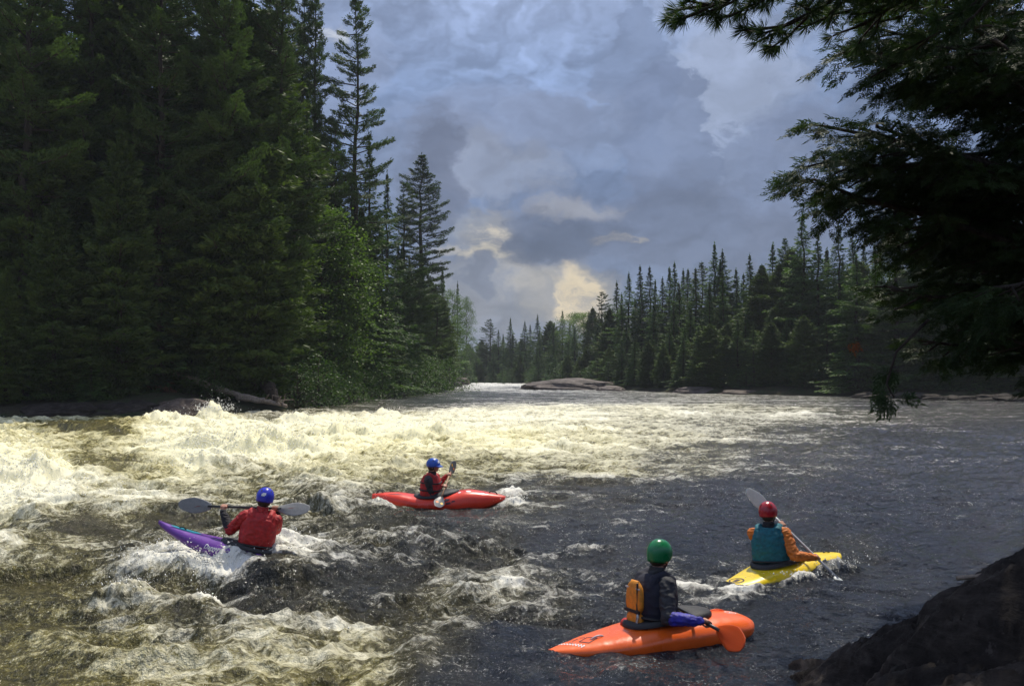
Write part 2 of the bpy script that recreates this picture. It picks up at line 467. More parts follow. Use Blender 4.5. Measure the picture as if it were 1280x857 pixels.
# distinct waves: px, py, half length m, half width m, height m, turn deg, foam gain
BW = [(266,523,.8,.6,.8,10,.6),(330,568,2.6,.7,.60,-12,.5),(30,600,2.5,1.0,.5,-20,.4),(100,540,4.0,.8,.5,-32,-.55),(150,583,1.6,.7,-.4,0,-.3),(245,588,1.3,.5,.4,25,.4),
      (420,545,1.6,.5,.45,10,.4),(540,548,2.0,.6,.4,0,.3),(690,540,2.0,.6,.3,0,.3),(160,752,.35,.25,.18,15,.4),(260,765,.16,.12,.12,0,.8),(606,692,.55,.25,.24,5,.2),
      (640,735,.7,.25,.14,15,.35),(740,690,.35,.14,.12,0,.45),(180,712,.5,.25,.16,0,.4),(345,697,.7,.3,.13,0,.25),(240,728,.8,.3,-.14,0,-.1),(940,748,.5,.1,.05,0,.3),(395,770,.4,.25,.18,0,.1),
      (400,640,.8,.3,.2,10,.2),(490,660,.7,.35,-.2,0,-.2),(300,735,.8,.35,-.2,15,-.2),(360,725,.6,.3,.22,15,-.05),(430,600,1.2,.5,.25,20,.1),(640,620,.25,.25,.10,0,.5),(480,632,.5,.15,.08,0,.45),(180,655,1.6,.5,-.18,10,-.3),
      (560,535,1.2,.5,.35,0,.4),(480,520,1.2,.5,.4,0,.4),(370,530,1.4,.6,.5,0,.4),(200,525,1.2,.6,.4,0,.3),(860,520,2.0,.7,.25,0,.4),(1000,520,2.2,.6,.25,0,.4),(700,560,1.2,.4,.25,0,.3),(870,738,.6,.15,.08,0,.4),(410,790,.7,.2,.12,-10,.4),(200,800,.6,.3,.14,0,.2),(520,585,1.0,.4,.2,10,.1)]
# waves that break against the boats
BW2 = [(262,716,.62,.22,.12,-4,.55),(330,710,.45,.2,.13,10,.45),(215,700,.35,.2,.10,-10,.4),(1040,716,.34,.10,.17,28,.7),(1000,728,.25,.07,.10,20,.6),(930,741,.3,.06,.05,5,.5),(480,637,.4,.14,.09,0,.5),(640,632,.25,.2,.14,0,.6),(380,690,.4,.2,.14,0,.5)]
# boats: centre, half length, half beam, yaw, water level there
BOATS = {}

_LUT = None
def interp_cp(x, y):
    global _LUT
    U0, U1, NU, V0, V1, NV = -2200.0, 3500.0, 760, 650.0, 1580.0, 190
    if _LUT is None:
        uu, vv = np.meshgrid(np.linspace(U0, U1, NU), np.linspace(V0, V1, NV))
        cu, cl = CP[:, 0], np.log(CP[:, 1] - 462) * 260
        _LUT = np.zeros((3,) + uu.shape); ws = np.zeros(uu.shape)
        for i in range(len(CP)):
            w = 1 / (((uu - cu[i]) * .8) ** 2 + (vv - cl[i]) ** 2 + 120) ** 2
            ws += w
            for k in range(3): _LUT[k] += w * CP[i, 2 + k]
        _LUT /= ws
    yy = np.maximum(y, 4.5)
    u, v = 640 + F * x / yy, 468 + F * CAMZ / yy
    ly = np.log(np.minimum(v, 900) - 462) * 260
    a = np.clip((u - U0) / (U1 - U0) * (NU - 1), 0, NU - 1.001); c = np.clip((ly - V0) / (V1 - V0) * (NV - 1), 0, NV - 1.001)
    ia, ic = a.astype(int), c.astype(int); fa, fc = a - ia, c - ic
    return [(_LUT[k][ic, ia] * (1 - fa) + _LUT[k][ic, ia + 1] * fa) * (1 - fc) + (_LUT[k][ic + 1, ia] * (1 - fa) + _LUT[k][ic + 1, ia + 1] * fa) * fc for k in range(3)]

def water_fields(x, y):
    dist = np.hypot(x, y)
    wx = fbm(x / 6, y / 6, 51, 2) * 1.6; wy = fbm(x / 6, y / 6, 55, 2) * 1.6
    x1, y1 = x + wx, y + wy
    foam, aer, amp = interp_cp(x + wx * .25 * np.clip(dist / 12, .3, 2), y + wy * .25)
    ca, sa = math.cos(.25), math.sin(.25)
    xr, yr = x1 * ca - y1 * sa, x1 * sa + y1 * ca
    def ridge(n, k=1.0): return 1 - np.abs(n) * 2 * k
    def fade(lam): return np.clip(1.6 - dist / (lam * 150), 0, 1)
    h = .45 * perlin(xr / 3.4, yr / 1.9, 60) + .50 * (ridge(perlin(xr / 2.1, yr / 1.15, 61)) - .45)
    h += .30 * (ridge(perlin(xr / 1.1 + wx * .3, yr / .66, 62)) - .45)
    small = 1.05 + .9 * amp
    h2 = .050 * (ridge(perlin(x1 / .62 + wy * .2, y1 / .36, 63)) - .4) * fade(.5)
    h2 += .026 * (ridge(perlin(x1 / .31, y1 / .21, 64)) - .4) * fade(.26)
    x2, y2 = x + .12 * perlin(x / .5, y / .5, 90), y + .12 * perlin(x / .5, y / .5, 91)
    h2 += .013 * (ridge(perlin(x2 / .15, y2 / .12, 65)) - .4) * fade(.14)
    h2 += .006 * perlin(x2 / .075, y2 / .06, 66) * fade(.07)
    H = amp * h * 1.05
    crest = np.clip(h, -1, 1)
    big = np.clip((dist - 11) / 16, 0, 1)
    foam = foam + big * (.34 * fbm(x1 / 6.5 + .15 * y1, y1 / 2.6, 210, 3) - .03)
    amp = amp * (1 + .25 * big * fbm(x1 / 8, y1 / 4, 215, 2))
    Fm = foam + .26 * np.clip(crest, -1, 1) * np.clip(.3 + amp * 6, 0, 1)
    def swell(H, Fm, px, py, hl, hw, hh, tdeg, fg):
        c = W(px, py); a = R(tdeg); ux, uy = math.cos(a), math.sin(a)
        dx, dy = x - c.x, y - c.y
        s = (dx * ux + dy * uy); t = (-dx * uy + dy * ux) + .18 * hl * (s / hl) ** 2
        t2 = np.where(t < 0, t / (hw * .8), t / (hw * 1.25))
        g = np.exp(-(s / hl) ** 2 - t2 ** 2)
        rough = 1 + .55 * fbm(x / (hl * .35), y / (hl * .3), 70, 3)
        return H + hh * g * np.clip(rough, .2, 2), Fm + fg * g
    for q_ in BW: H, Fm = swell(H, Fm, *q_)
    for (cx, cy, hl, hb, yaw, lev, fo) in BOATS.values():
        dx, dy = x - cx, y - cy
        s = dx * math.cos(yaw) + dy * math.sin(yaw); t = -dx * math.sin(yaw) + dy * math.cos(yaw)
        r = np.sqrt((s / (hl * 1.12)) ** 2 + (t / (hb * 1.25)) ** 2)
        w = 1 / (1 + np.exp((r - 1.2) * (9 if lev < .1 else 4)))
        H = H * (1 - w * .9) + lev * w * .9
        ring = np.exp(-((r - 1.08) / .18) ** 2)
        Fm = Fm + fo * ring * (.6 + .8 * fbm(x / .3, y / .3, 77, 2))
    for q_ in BW2: H, Fm = swell(H, Fm, *q_)
    H = H + h2 * small * (.55 + .6 * np.clip(Fm, 0, 1))
    # froth lifts unevenly
    fr = np.clip(Fm - .35, 0, .6)
    H = H + fr * (.045 * fbm(x1 / .42, y1 / .36, 80, 4)) * np.clip(dist / 10, .6, 3) * np.clip(amp * 6, .2, 1.6)
    return H, Fm, aer

def wz(x, y): return float(water_fields(np.array([float(x)]), np.array([float(y)]))[0][0])

def water_mat():
    m, n = newmat('river_water')
    p = n.pos()
    flat = n.vmath('MULTIPLY', p, (1, 1, 0))
    foam = n.attr('foam').outputs['Fac']; aer = n.attr('aer').outputs['Fac']
    wv = n.vmath('SCALE', n.vmath('SUBTRACT', n.noise(flat, 2.4, 3, .6, color=True), (.5, .5, .5)), sc=.6)
    q = n.mapv(n.vmath('ADD', flat, wv), (.75, 1.25, 1), (0, 0, .2))
    n1 = n.noise(q, 1.7, 6, .66)
    n2 = n.noise(q, 10.0, 4, .64)
    ridg = n.math('SUBTRACT', 1.0, n.math('MULTIPLY', n.math('ABSOLUTE', n.math('SUBTRACT', n.noise(q, 2.8, 5, .62), .5)), 9.0), clamp=True)
    ridg2 = n.math('SUBTRACT', 1.0, n.math('MULTIPLY', n.math('ABSOLUTE', n.math('SUBTRACT', n.noise(n.vmath('ADD', q, (7, 3, 1)), 9.0, 3, .62), .5)), 7.0), clamp=True)
    lace = n.math('MAXIMUM', n.math('MULTIPLY', ridg, .95), n.math('MULTIPLY', ridg2, .7))
    fsum = n.math('ADD', foam, n.math('MULTIPLY', n.math('SUBTRACT', n1, .5), 1.6))
    fsum = n.math('ADD', fsum, n.math('MULTIPLY', n.math('SUBTRACT', n2, .5), n.sstep(aer, .5, 1, .95, .6)))
    solid = n.sstep(fsum, .52, .78)
    lacy = n.math('MULTIPLY', lace, n.sstep(fsum, .20, .60))
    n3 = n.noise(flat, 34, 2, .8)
    glint_fleck = n.math('MULTIPLY', n.math('MULTIPLY', n.sstep(n3, .58, .63), n.sstep(fsum, -.2, .6, .05, .75)), n.sstep(n2, .40, .60, .1, 1))  # white specks painted into the colour, as sun glints and foam flecks
    white = n.math('MAXIMUM', solid, n.math('MAXIMUM', n.math('MULTIPLY', lacy, .85), glint_fleck), clamp=True)
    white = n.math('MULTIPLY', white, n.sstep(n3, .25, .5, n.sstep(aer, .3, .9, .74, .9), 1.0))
    aerm = n.math('MULTIPLY', aer, n.sstep(fsum, .0, .58, .30, 1.0))
    deep = n.mix(n.sstep(aer, .0, .4), (.013, .016, .022), (.018, .016, .010))  # where aeration is low, a bluish sky reflection is painted into the colour
    olive = n.mix(n.sstep(n2, .3, .7), n.mix(aer, (.055, .05, .014), (.15, .125, .020)), n.mix(aer, (.17, .15, .05), (.48, .41, .09)))
    c0 = n.mix(aerm, deep, olive)
    wcol = n.mix(n.math('MULTIPLY', aer, aer), (.76, .745, .69), (.94, .88, .56))
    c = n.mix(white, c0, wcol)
    rough = n.math('ADD', n.math('MULTIPLY', white, .5), n.math('ADD', .085, n.math('MULTIPLY', aerm, .12)))
    nb1 = n.noise(flat, 6, 5, .66)
    hb = n.math('MULTIPLY', nb1, n.sstep(foam, .2, .75, .135, .04))
    nb = n.bump(hb, 1.0, 1.0)
    n.out(n.bsdf(Base_Color=c, Roughness=rough, IOR=1.333, Normal=nb, Specular_IOR_Level=n.math('SUBTRACT', .5, n.math('MULTIPLY', white, .35))))
    return m

def build_water():
    ds = []; D = 4.0
    while D < 420:
        ds.append(D); D += max(.021, D * D / (F * CAMZ) * .42)
    ds = np.array(ds)
    fine = np.tan(np.linspace(R(-33.5), R(33.5), 1150))
    co = np.tan(np.concatenate([np.linspace(R(-84), R(-34), 130)]))
    tx = np.concatenate([co, fine, -co[::-1]])
    Dm, Tm = np.meshgrid(ds, tx, indexing='ij')
    X = Dm * Tm; Y = Dm
    H, Fm, Ae = water_fields(X, Y)
    shore = sdist(X.ravel(), Y.ravel()).reshape(X.shape)
    H = H * np.clip(-shore / 1.5 + .25, .1, 1)
    H = np.where(shore > 2.5, -.8, H)
    me = mesh_np('river', np.stack([X, Y, H], -1).reshape(-1, 3), grid_faces(*X.shape))
    smooth(me)
    for nm, arr in (('foam', Fm), ('aer', Ae)):
        a = me.attributes.new(nm, 'FLOAT', 'POINT'); a.data.foreach_set('value', arr.ravel().astype(np.float32))
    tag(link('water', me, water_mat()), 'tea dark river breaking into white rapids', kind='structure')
    # droplets thrown off the breaking crests
    rs = np.random.RandomState(4)
    vis = (shore < -.5) & (np.abs(Tm) < .62) & (Dm < 70) & (Dm > 5.5)
    gy = np.gradient(H, axis=0) / np.gradient(ds)[:, None]
    wgt = np.where(vis, np.clip(Fm - .48, 0, 1) ** 2 * (1 + 3 * np.clip(gy, 0, 1)), 0) * (Dm ** .5)
    wgt = wgt.ravel() / wgt.sum()
    N = 26000
    idx = rs.choice(wgt.size, N, p=wgt)
    cx, cy, cz = X.ravel()[idx], Y.ravel()[idx], H.ravel()[idx]
    dd = np.hypot(cx, cy)
    hgt = rs.exponential(.03, N) * (.8 + dd / 22)
    for (px, py, hl, hw, hh, t_, fg) in BW[:10] + BW[14:17] + BW2:
        if fg < .35 or hh < .1: continue
        c = W(px, py); k = 700 if hh > .7 else 170
        ex = c.x + rs.randn(k) * hl * .7; ey = c.y + rs.randn(k) * hw * .6
        ez = wz(c.x, c.y) - hh * .3 + rs.exponential(hh * .22, k)
        cx = np.r_[cx, ex]; cy = np.r_[cy, ey]; cz = np.r_[cz, ez - .02]; hgt = np.r_[hgt, np.full(k, .02)]
    N = len(cx); dd = np.hypot(cx, cy)
    rad = (.0016 + rs.rand(N) ** 4 * .006) * (.55 + dd / 13)
    T = np.array([[1, 0, -.7], [-.5, .87, -.7], [-.5, -.87, -.7], [0, 0, 1.1]])
    an = rs.rand(N) * 6.28; ca, sa = np.cos(an), np.sin(an)
    V = np.empty((N, 4, 3))
    V[..., 0] = cx[:, None] + rad[:, None] * (T[None, :, 0] * ca[:, None] - T[None, :, 1] * sa[:, None]) * 1.3
    V[..., 1] = cy[:, None] + rad[:, None] * (T[None, :, 0] * sa[:, None] + T[None, :, 1] * ca[:, None])
    V[..., 2] = (cz + hgt)[:, None] + rad[:, None] * T[None, :, 2] * (.8 + rs.rand(N)[:, None])
    b = np.arange(N)[:, None, None] * 4
    fc = (b + np.array([[0, 2, 1], [0, 1, 3], [1, 2, 3], [2, 0, 3]])[None]).reshape(-1, 3)
    sm = smooth(mesh_np('spray', V.reshape(-1, 3), fc, 3))
    mm, n = newmat('spray_white')
    n.out(n.bsdf(Base_Color=(.86, .86, .82), Roughness=.35))
    tag(link('spray', sm, mm), 'white droplets thrown up by the breaking waves', kind='stuff')
# ------------------------------------------------------------------ rocks and driftwood
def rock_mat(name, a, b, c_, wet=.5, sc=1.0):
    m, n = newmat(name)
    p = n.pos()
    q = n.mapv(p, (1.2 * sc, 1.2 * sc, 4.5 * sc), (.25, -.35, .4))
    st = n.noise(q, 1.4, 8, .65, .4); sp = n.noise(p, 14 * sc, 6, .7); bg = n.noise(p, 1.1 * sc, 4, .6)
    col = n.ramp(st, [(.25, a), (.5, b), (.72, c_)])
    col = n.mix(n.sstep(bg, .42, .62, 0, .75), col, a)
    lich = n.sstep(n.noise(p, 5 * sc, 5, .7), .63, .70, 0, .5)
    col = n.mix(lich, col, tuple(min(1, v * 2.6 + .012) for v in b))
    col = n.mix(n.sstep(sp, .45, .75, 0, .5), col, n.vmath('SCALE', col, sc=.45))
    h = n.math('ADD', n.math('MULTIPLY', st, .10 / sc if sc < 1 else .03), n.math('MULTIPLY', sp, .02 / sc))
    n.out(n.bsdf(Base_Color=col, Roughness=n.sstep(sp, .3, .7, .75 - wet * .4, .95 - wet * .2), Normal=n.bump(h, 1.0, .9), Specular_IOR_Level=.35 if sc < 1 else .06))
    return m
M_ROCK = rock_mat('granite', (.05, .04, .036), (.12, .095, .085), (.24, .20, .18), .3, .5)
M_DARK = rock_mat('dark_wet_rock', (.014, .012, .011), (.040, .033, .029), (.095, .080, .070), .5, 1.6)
M_BROWN = rock_mat('brown_bank_rock', (.045, .033, .027), (.11, .08, .064), (.21, .17, .14), .4, .7)

def rock(loc, s, seed, label, mat, group=None, rot=0, cat='rock', name='rock', sub=5, rough=.28):
    bm = bmesh.new(); bmesh.ops.create_icosphere(bm, subdivisions=sub, radius=1)
    me = bpy.data.meshes.new(name); bm.to_mesh(me); bm.free()
    n = len(me.vertices); co = np.empty(n * 3, np.float32); me.vertices.foreach_get('co', co); co = co.reshape(-1, 3).astype(float)
    d = noise3(co, seed, 1.1) * rough + noise3(co, seed + 3, 2.7) * rough * .45
    st = co * [.6, .6, 3.2]
    d += (1 - np.abs(noise3(st, seed + 6, 1.6)) * 2) * rough * .28 + noise3(co, seed + 9, 8) * rough * .10
    co = co * (1 + d)[:, None]
    co[:, 2] = np.where(co[:, 2] > 0, np.abs(co[:, 2]) ** .9, co[:, 2])
    co *= np.array(s)
    me.vertices.foreach_set('co', co.astype(np.float32).ravel()); smooth(me)
    o = link(name, me, mat); o.location = loc; o.rotation_euler = (0, 0, rot)
    return tag(o, label, cat, group)

def at(px, py, z=0.0):
    p = W(px, py, z); return p

# islet in the channel
p = at(716, 487); rock((p.x, p.y + 4, -.25), (7.8, 5, 2.0), 3, 'long low bare granite islet humped out of the channel ahead', M_ROCK, rot=.05, rough=.2, name='islet_rock', sub=6)
p = at(765, 488.5); rock((p.x, p.y + 2, -.2), (2.3, 2, .75), 7, 'small granite knob at the tail of the channel islet', M_ROCK)
p = at(890, 491.5); rock((p.x, p.y + 2.2, -.15), (4.4, 3, 1.05), 12, 'smooth pinkish ledge at the left end of the far bank shelf', M_ROCK, rough=.16, name='rock_ledge')
p = at(955, 493); rock((p.x, p.y + 2.5, -.15), (4.8, 3, .75), 15, 'long flat brown ledge in the middle of the far bank shelf', M_BROWN, rough=.2, name='rock_ledge')
p = at(1030, 494); rock((p.x, p.y + 2.4, -.1), (4.0, 2.6, .8), 19, 'dark brown ledge under the big cedar on the far bank', M_BROWN, rough=.22, name='rock_ledge')
p = at(835, 489.5); rock((p.x, p.y + 2, -.15), (2.6, 2, .5), 23, 'low dark rock awash between islet and far bank shelf', M_DARK)
# left bank
p = at(222, 521); rock((p.x, p.y + 1.6, -.1), (2.2, 1.5, 1.05), 31, 'rounded grey boulder behind the tallest splash', M_BROWN, name='boulder', rough=.14)
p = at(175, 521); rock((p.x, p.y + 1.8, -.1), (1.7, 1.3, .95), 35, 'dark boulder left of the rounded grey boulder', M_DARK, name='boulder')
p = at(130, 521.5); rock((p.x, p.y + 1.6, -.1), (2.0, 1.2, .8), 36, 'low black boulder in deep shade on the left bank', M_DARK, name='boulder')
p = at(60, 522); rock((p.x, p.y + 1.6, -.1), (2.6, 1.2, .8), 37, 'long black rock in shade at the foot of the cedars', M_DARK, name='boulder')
rr = random.Random(5)
LBR = [(256, 515, .6), (268, 513, .5), (280, 513, .62), (292, 512.5, .5), (304, 512, .66), (316, 512, .5), (330, 511.5, .7), (345, 511, .6), (362, 509.5, .55), (385, 507, .6), (405, 505, .5), (430, 502, .9), (446, 500.5, .6), (470, 498, .7), (498, 495, .8), (520, 492.5, 1.1), (538, 489.5, 1.3), (552, 486, 1.5), (566, 483.5, 1.6), (578, 481, 1.8)]
for k, (px, py, s) in enumerate(LBR):
    p = at(px, py)
    rock((p.x, p.y + .8, .0), (s * rr.uniform(.9, 1.5), s, s * rr.uniform(.5, .9)), 40 + k, 'one of the small brown stones lining the left shoreline', M_BROWN if k % 3 else M_ROCK,
         group='stones along the left shoreline', rot=rr.uniform(0, 3), name='shore_stone', cat='stone', sub=4)
for k in range(16):
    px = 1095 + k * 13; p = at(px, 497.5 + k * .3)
    rock((p.x, p.y + 1.3, .0), (rr.uniform(1.0, 2.2), 1, rr.uniform(.3, .6)), 70 + k, 'one of the dark stones lining the shaded far right shoreline', M_DARK, group='stones along the far right shoreline', rot=rr.uniform(-.3, .3), name='shore_stone', cat='stone', sub=4)

def near_rock():
    """the big slab in the near corner: two inclined beds of slate like rock"""
    nx, ny = 420, 420
    xs = np.linspace(-1.2, 9.5, nx); ys = np.linspace(-3.0, 8.6, ny)
    X, Y = np.meshgrid(xs, ys)
    wx = fbm(X / 1.3, Y / 1.3, 120, 4) * .22; wy = fbm(X / 1.3, Y / 1.3, 125, 4) * .22
    dx, dy = X + wx - 2.46, Y + wy - 7.35
    s = dx * .535 - dy * .845; nn = dx * .845 + dy * .535
    zr = np.where(s < 2.0, .70 * s, 1.40 + .42 * (s - 2.0)); zr = np.minimum(zr, 2.1 + .1 * s)
    z = np.where(nn > 0, zr - 1.5 * nn * np.where(s > 2.2, .55, 1), zr + .42 * nn)
    # the upper bed ends in a ledge, the lower bed carries on toward the viewer
    e = -(.42 + .22 * s) + .22 * fbm(X / .7, Y / .7, 133, 3)
    step = 1 / (1 + np.exp((nn - e) * 14))
    z = z - step * (.16 + .08 * fbm(X / .6, Y / .6, 134, 2)) + step * np.clip(e - nn, 0, 1.2) * .20
    q1, q2 = s, nn - .15 * s
    stra = (1 - np.abs(perlin(q1 * .5, q2 * 2.2, 140)) * 2) * .07 + (1 - np.abs(perlin(q1 * 1.1, q2 * 6.3, 141)) * 2) * .035 + fbm(q1 * 3, q2 * 9, 142, 4) * .012
    z = z + stra * 1.6 + fbm(X / .8, Y / .8, 150, 5) * .12 - .10
    for (sc_, sd_, dp) in ((.9, 160, .10), (.45, 161, .05)):
        z = z - dp * np.exp(-(perlin(q1 / sc_ * .6 + .5 * wx / .2, q2 / sc_ + .4 * q1, sd_) / .045) ** 2)
    z = z + .10 * np.floor(3 * perlin(q1 / 1.4, q2 / .7, 163)) / 3
    z = np.clip(z, -1.0, 2.6)
    far_ = np.clip((np.hypot(X, Y - 3) - 5.5) / 2, 0, 1); z = z - far_ * .5 * (X > 5)
    damp = np.exp(-((X / 1.3) ** 2 + (Y / 1.3) ** 2))
    z = np.minimum(z, .8 * damp + 9 * (1 - damp))
    me = mesh_np('near_rock', np.stack([X, Y, z], -1).reshape(-1, 3), grid_faces(ny, nx)); smooth(me)
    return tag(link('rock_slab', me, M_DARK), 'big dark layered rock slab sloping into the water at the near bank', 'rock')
near_rock()

def bark_mat(name, a, b):
    m, n = newmat(name); o = n.obj()
    f = n.noise(n.mapv(o, (6, 6, .9)), 3, 5, .6)
    n.out(n.bsdf(Base_Color=n.ramp(f, [(.3, a), (.7, b)]), Roughness=.9, Normal=n.bump(f, .04), Specular_IOR_Level=.2))
    return m
M_BARK = bark_mat('bark', (.022, .016, .012), (.075, .058, .045))
M_DRIFT = bark_mat('bleached_wood', (.14, .11, .085), (.38, .31, .25))
M_ROT = bark_mat('rotting_wood', (.06, .03, .018), (.20, .11, .06))

def log(name, pts, r, mat, label, stubs=0, seed=0):
    rs = random.Random(seed); b = MB(); n = len(pts)
    pp = [Vector(p) for p in pts]
    fine = []
    for i in range(n - 1):
        for k in range(6):
            q = pp[i].lerp(pp[i + 1], k / 6); fine.append(q + Vector((rs.uniform(-1, 1), rs.uniform(-1, 1), rs.uniform(-1, 1))) * r * .18)
    fine.append(pp[-1])
    m = len(fine)
    b.tube(fine, [r * (1 - .55 * i / m) * rs.uniform(.9, 1.1) for i in range(m)], 10)
    for k in range(stubs):
        i = rs.randrange(2, m - 1); q = fine[i]
        b.tube([q, q + Vector((rs.uniform(-.5, .5), rs.uniform(-.5, .1), rs.uniform(.1, .5))), q + Vector((rs.uniform(-.9, .9), rs.uniform(-.6, .1), rs.uniform(.3, .8)))], [r * .3, r * .2, r * .06], 6)
    o = b.build(name, mat)
    return tag(o, label, 'log')
def LP(px, py, dy): q = at(260, 515); return P(px, py, q.y + dy)
log('driftwood_log', [LP(216, 467, 2.4), LP(250, 477, 1.9), LP(283, 489, 1.3), LP(300, 494, .9), LP(330, 500, .5), LP(352, 506, .2)], .25, M_DRIFT, 'longest bleached trunk fallen from the bank toward the water', 3, 1)
log('driftwood_log', [LP(296, 496, 1.0), LP(320, 500, .6), LP(350, 504, .5), LP(358, 508, 0)], .2, M_DRIFT, 'thin bleached pole lying along the stones below the longest trunk', 4, 2)
log('driftwood_log', [LP(186, 477, 2), LP(203, 485, 1.6), LP(218, 495, 1.1)], .5, M_ROT, 'short thick rust brown rotten log above the rounded boulder', 1, 3)
log('driftwood_log', [LP(334, 480, 3), LP(341, 492, 1.2), LP(346, 502, .5)], .40, M_BARK, 'stubby dark stump standing beside the end of the longest trunk', 2, 4)
log('driftwood_log', [LP(162, 487, 3), LP(190, 493, 2)], .3, M_BARK, 'dark log half buried behind the black boulders', 1, 5)
q = at(400, 505)
log('driftwood_branch', [P(384, 495, q.y + 2), P(395, 501, q.y + 1), P(412, 505, q.y)], .09, M_DRIFT, 'pale bare branch reaching into the water past the stump', 4, 6)
log('driftwood_branch', [P(346, 500, 64), P(355, 497, 63.5), P(362, 494, 63)], .07, M_DRIFT, 'pale forked stick poking up at the end of the stones', 3, 7)

# ------------------------------------------------------------------ foliage
def leaf_mat(name, c1, c2, c3, trans=.3, rough=.6):
    m, n = newmat(name)
    o = n.pos(); r = n.rnd()
    f = n.math('ADD', n.math('MULTIPLY', n.noise(o, .55, 2, .6), .75), n.math('MULTIPLY', n.math('SUBTRACT', r, .5), .35))
    g = n.noise(o, 7, 1, .5)
    col = n.ramp(f, [(.2, c1), (.42, c2), (.62, c3)])
    col = n.mix(n.sstep(g, .35, .65, 0, .45), col, n.vmath('SCALE', col, sc=1.7))
    b = n.bsdf(Base_Color=col, Roughness=rough, Specular_IOR_Level=.25)
    t = n.node('ShaderNodeBsdfTranslucent', {'Color': n.vmath('MULTIPLY', col, (1.3, 1.5, .6))})
    mx = n.node('ShaderNodeMixShader', {'Fac': trans}); n.l.new(b, mx.inputs[1]); n.l.new(t.outputs[0], mx.inputs[2])
    n.out(mx.outputs[0]); return m
L_PINE = leaf_mat('pine_needles', (.034, .058, .022), (.05, .083, .028), (.07, .11, .036), .28)
L_SPRUCE = leaf_mat('spruce_needles', (.034, .066, .020), (.058, .104, .028), (.085, .145, .035), .3)
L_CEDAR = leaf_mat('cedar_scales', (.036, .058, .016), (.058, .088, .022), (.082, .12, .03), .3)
L_LEAF = leaf_mat('broad_leaves', (.05, .088, .02), (.08, .135, .028), (.125, .185, .034), .38, .45)
L_BUSH = leaf_mat('shrub_leaves', (.03, .06, .018), (.045, .085, .022), (.07, .12, .03), .35, .5)
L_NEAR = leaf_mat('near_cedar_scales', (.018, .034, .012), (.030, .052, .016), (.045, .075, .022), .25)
L_DEAD = leaf_mat('dead_foliage', (.16, .055, .02), (.22, .075, .025), (.28, .10, .03), .3)

def rhombs(c, d, u, l, w):
    """pointed leaf shapes: centre, long axis, side axis (n,3), length, width (n)"""
    l = l[:, None]; w = w[:, None]
    return np.stack([c - d * l * .5, c + u * w * .5 - d * l * .05, c + d * l * .5, c - u * w * .5 - d * l * .05], 1)

def unit(a): return a / np.maximum(np.linalg.norm(a, axis=-1, keepdims=True), 1e-9)

def quads_mesh(name, Q):
    n = len(Q); return mesh_np(name, Q.reshape(-1, 3), np.arange(n * 4).reshape(n, 4))

def trunk_tube(b, H, r0, rs, top=.04, lean=0):
    pts = []; m = 14
    for i in range(m + 1):
        t = i / m; pts.append(Vector((lean * t * t * H + rs.uniform(-1, 1) * .02 * H * .3, rs.uniform(-1, 1) * .006 * H, -1.0 + t * (H + 1.0) * .985)))
    b.tube(pts, [max(top, r0 * (1 - t / m) ** .8) for t in range(m + 1)], 9)
    return pts

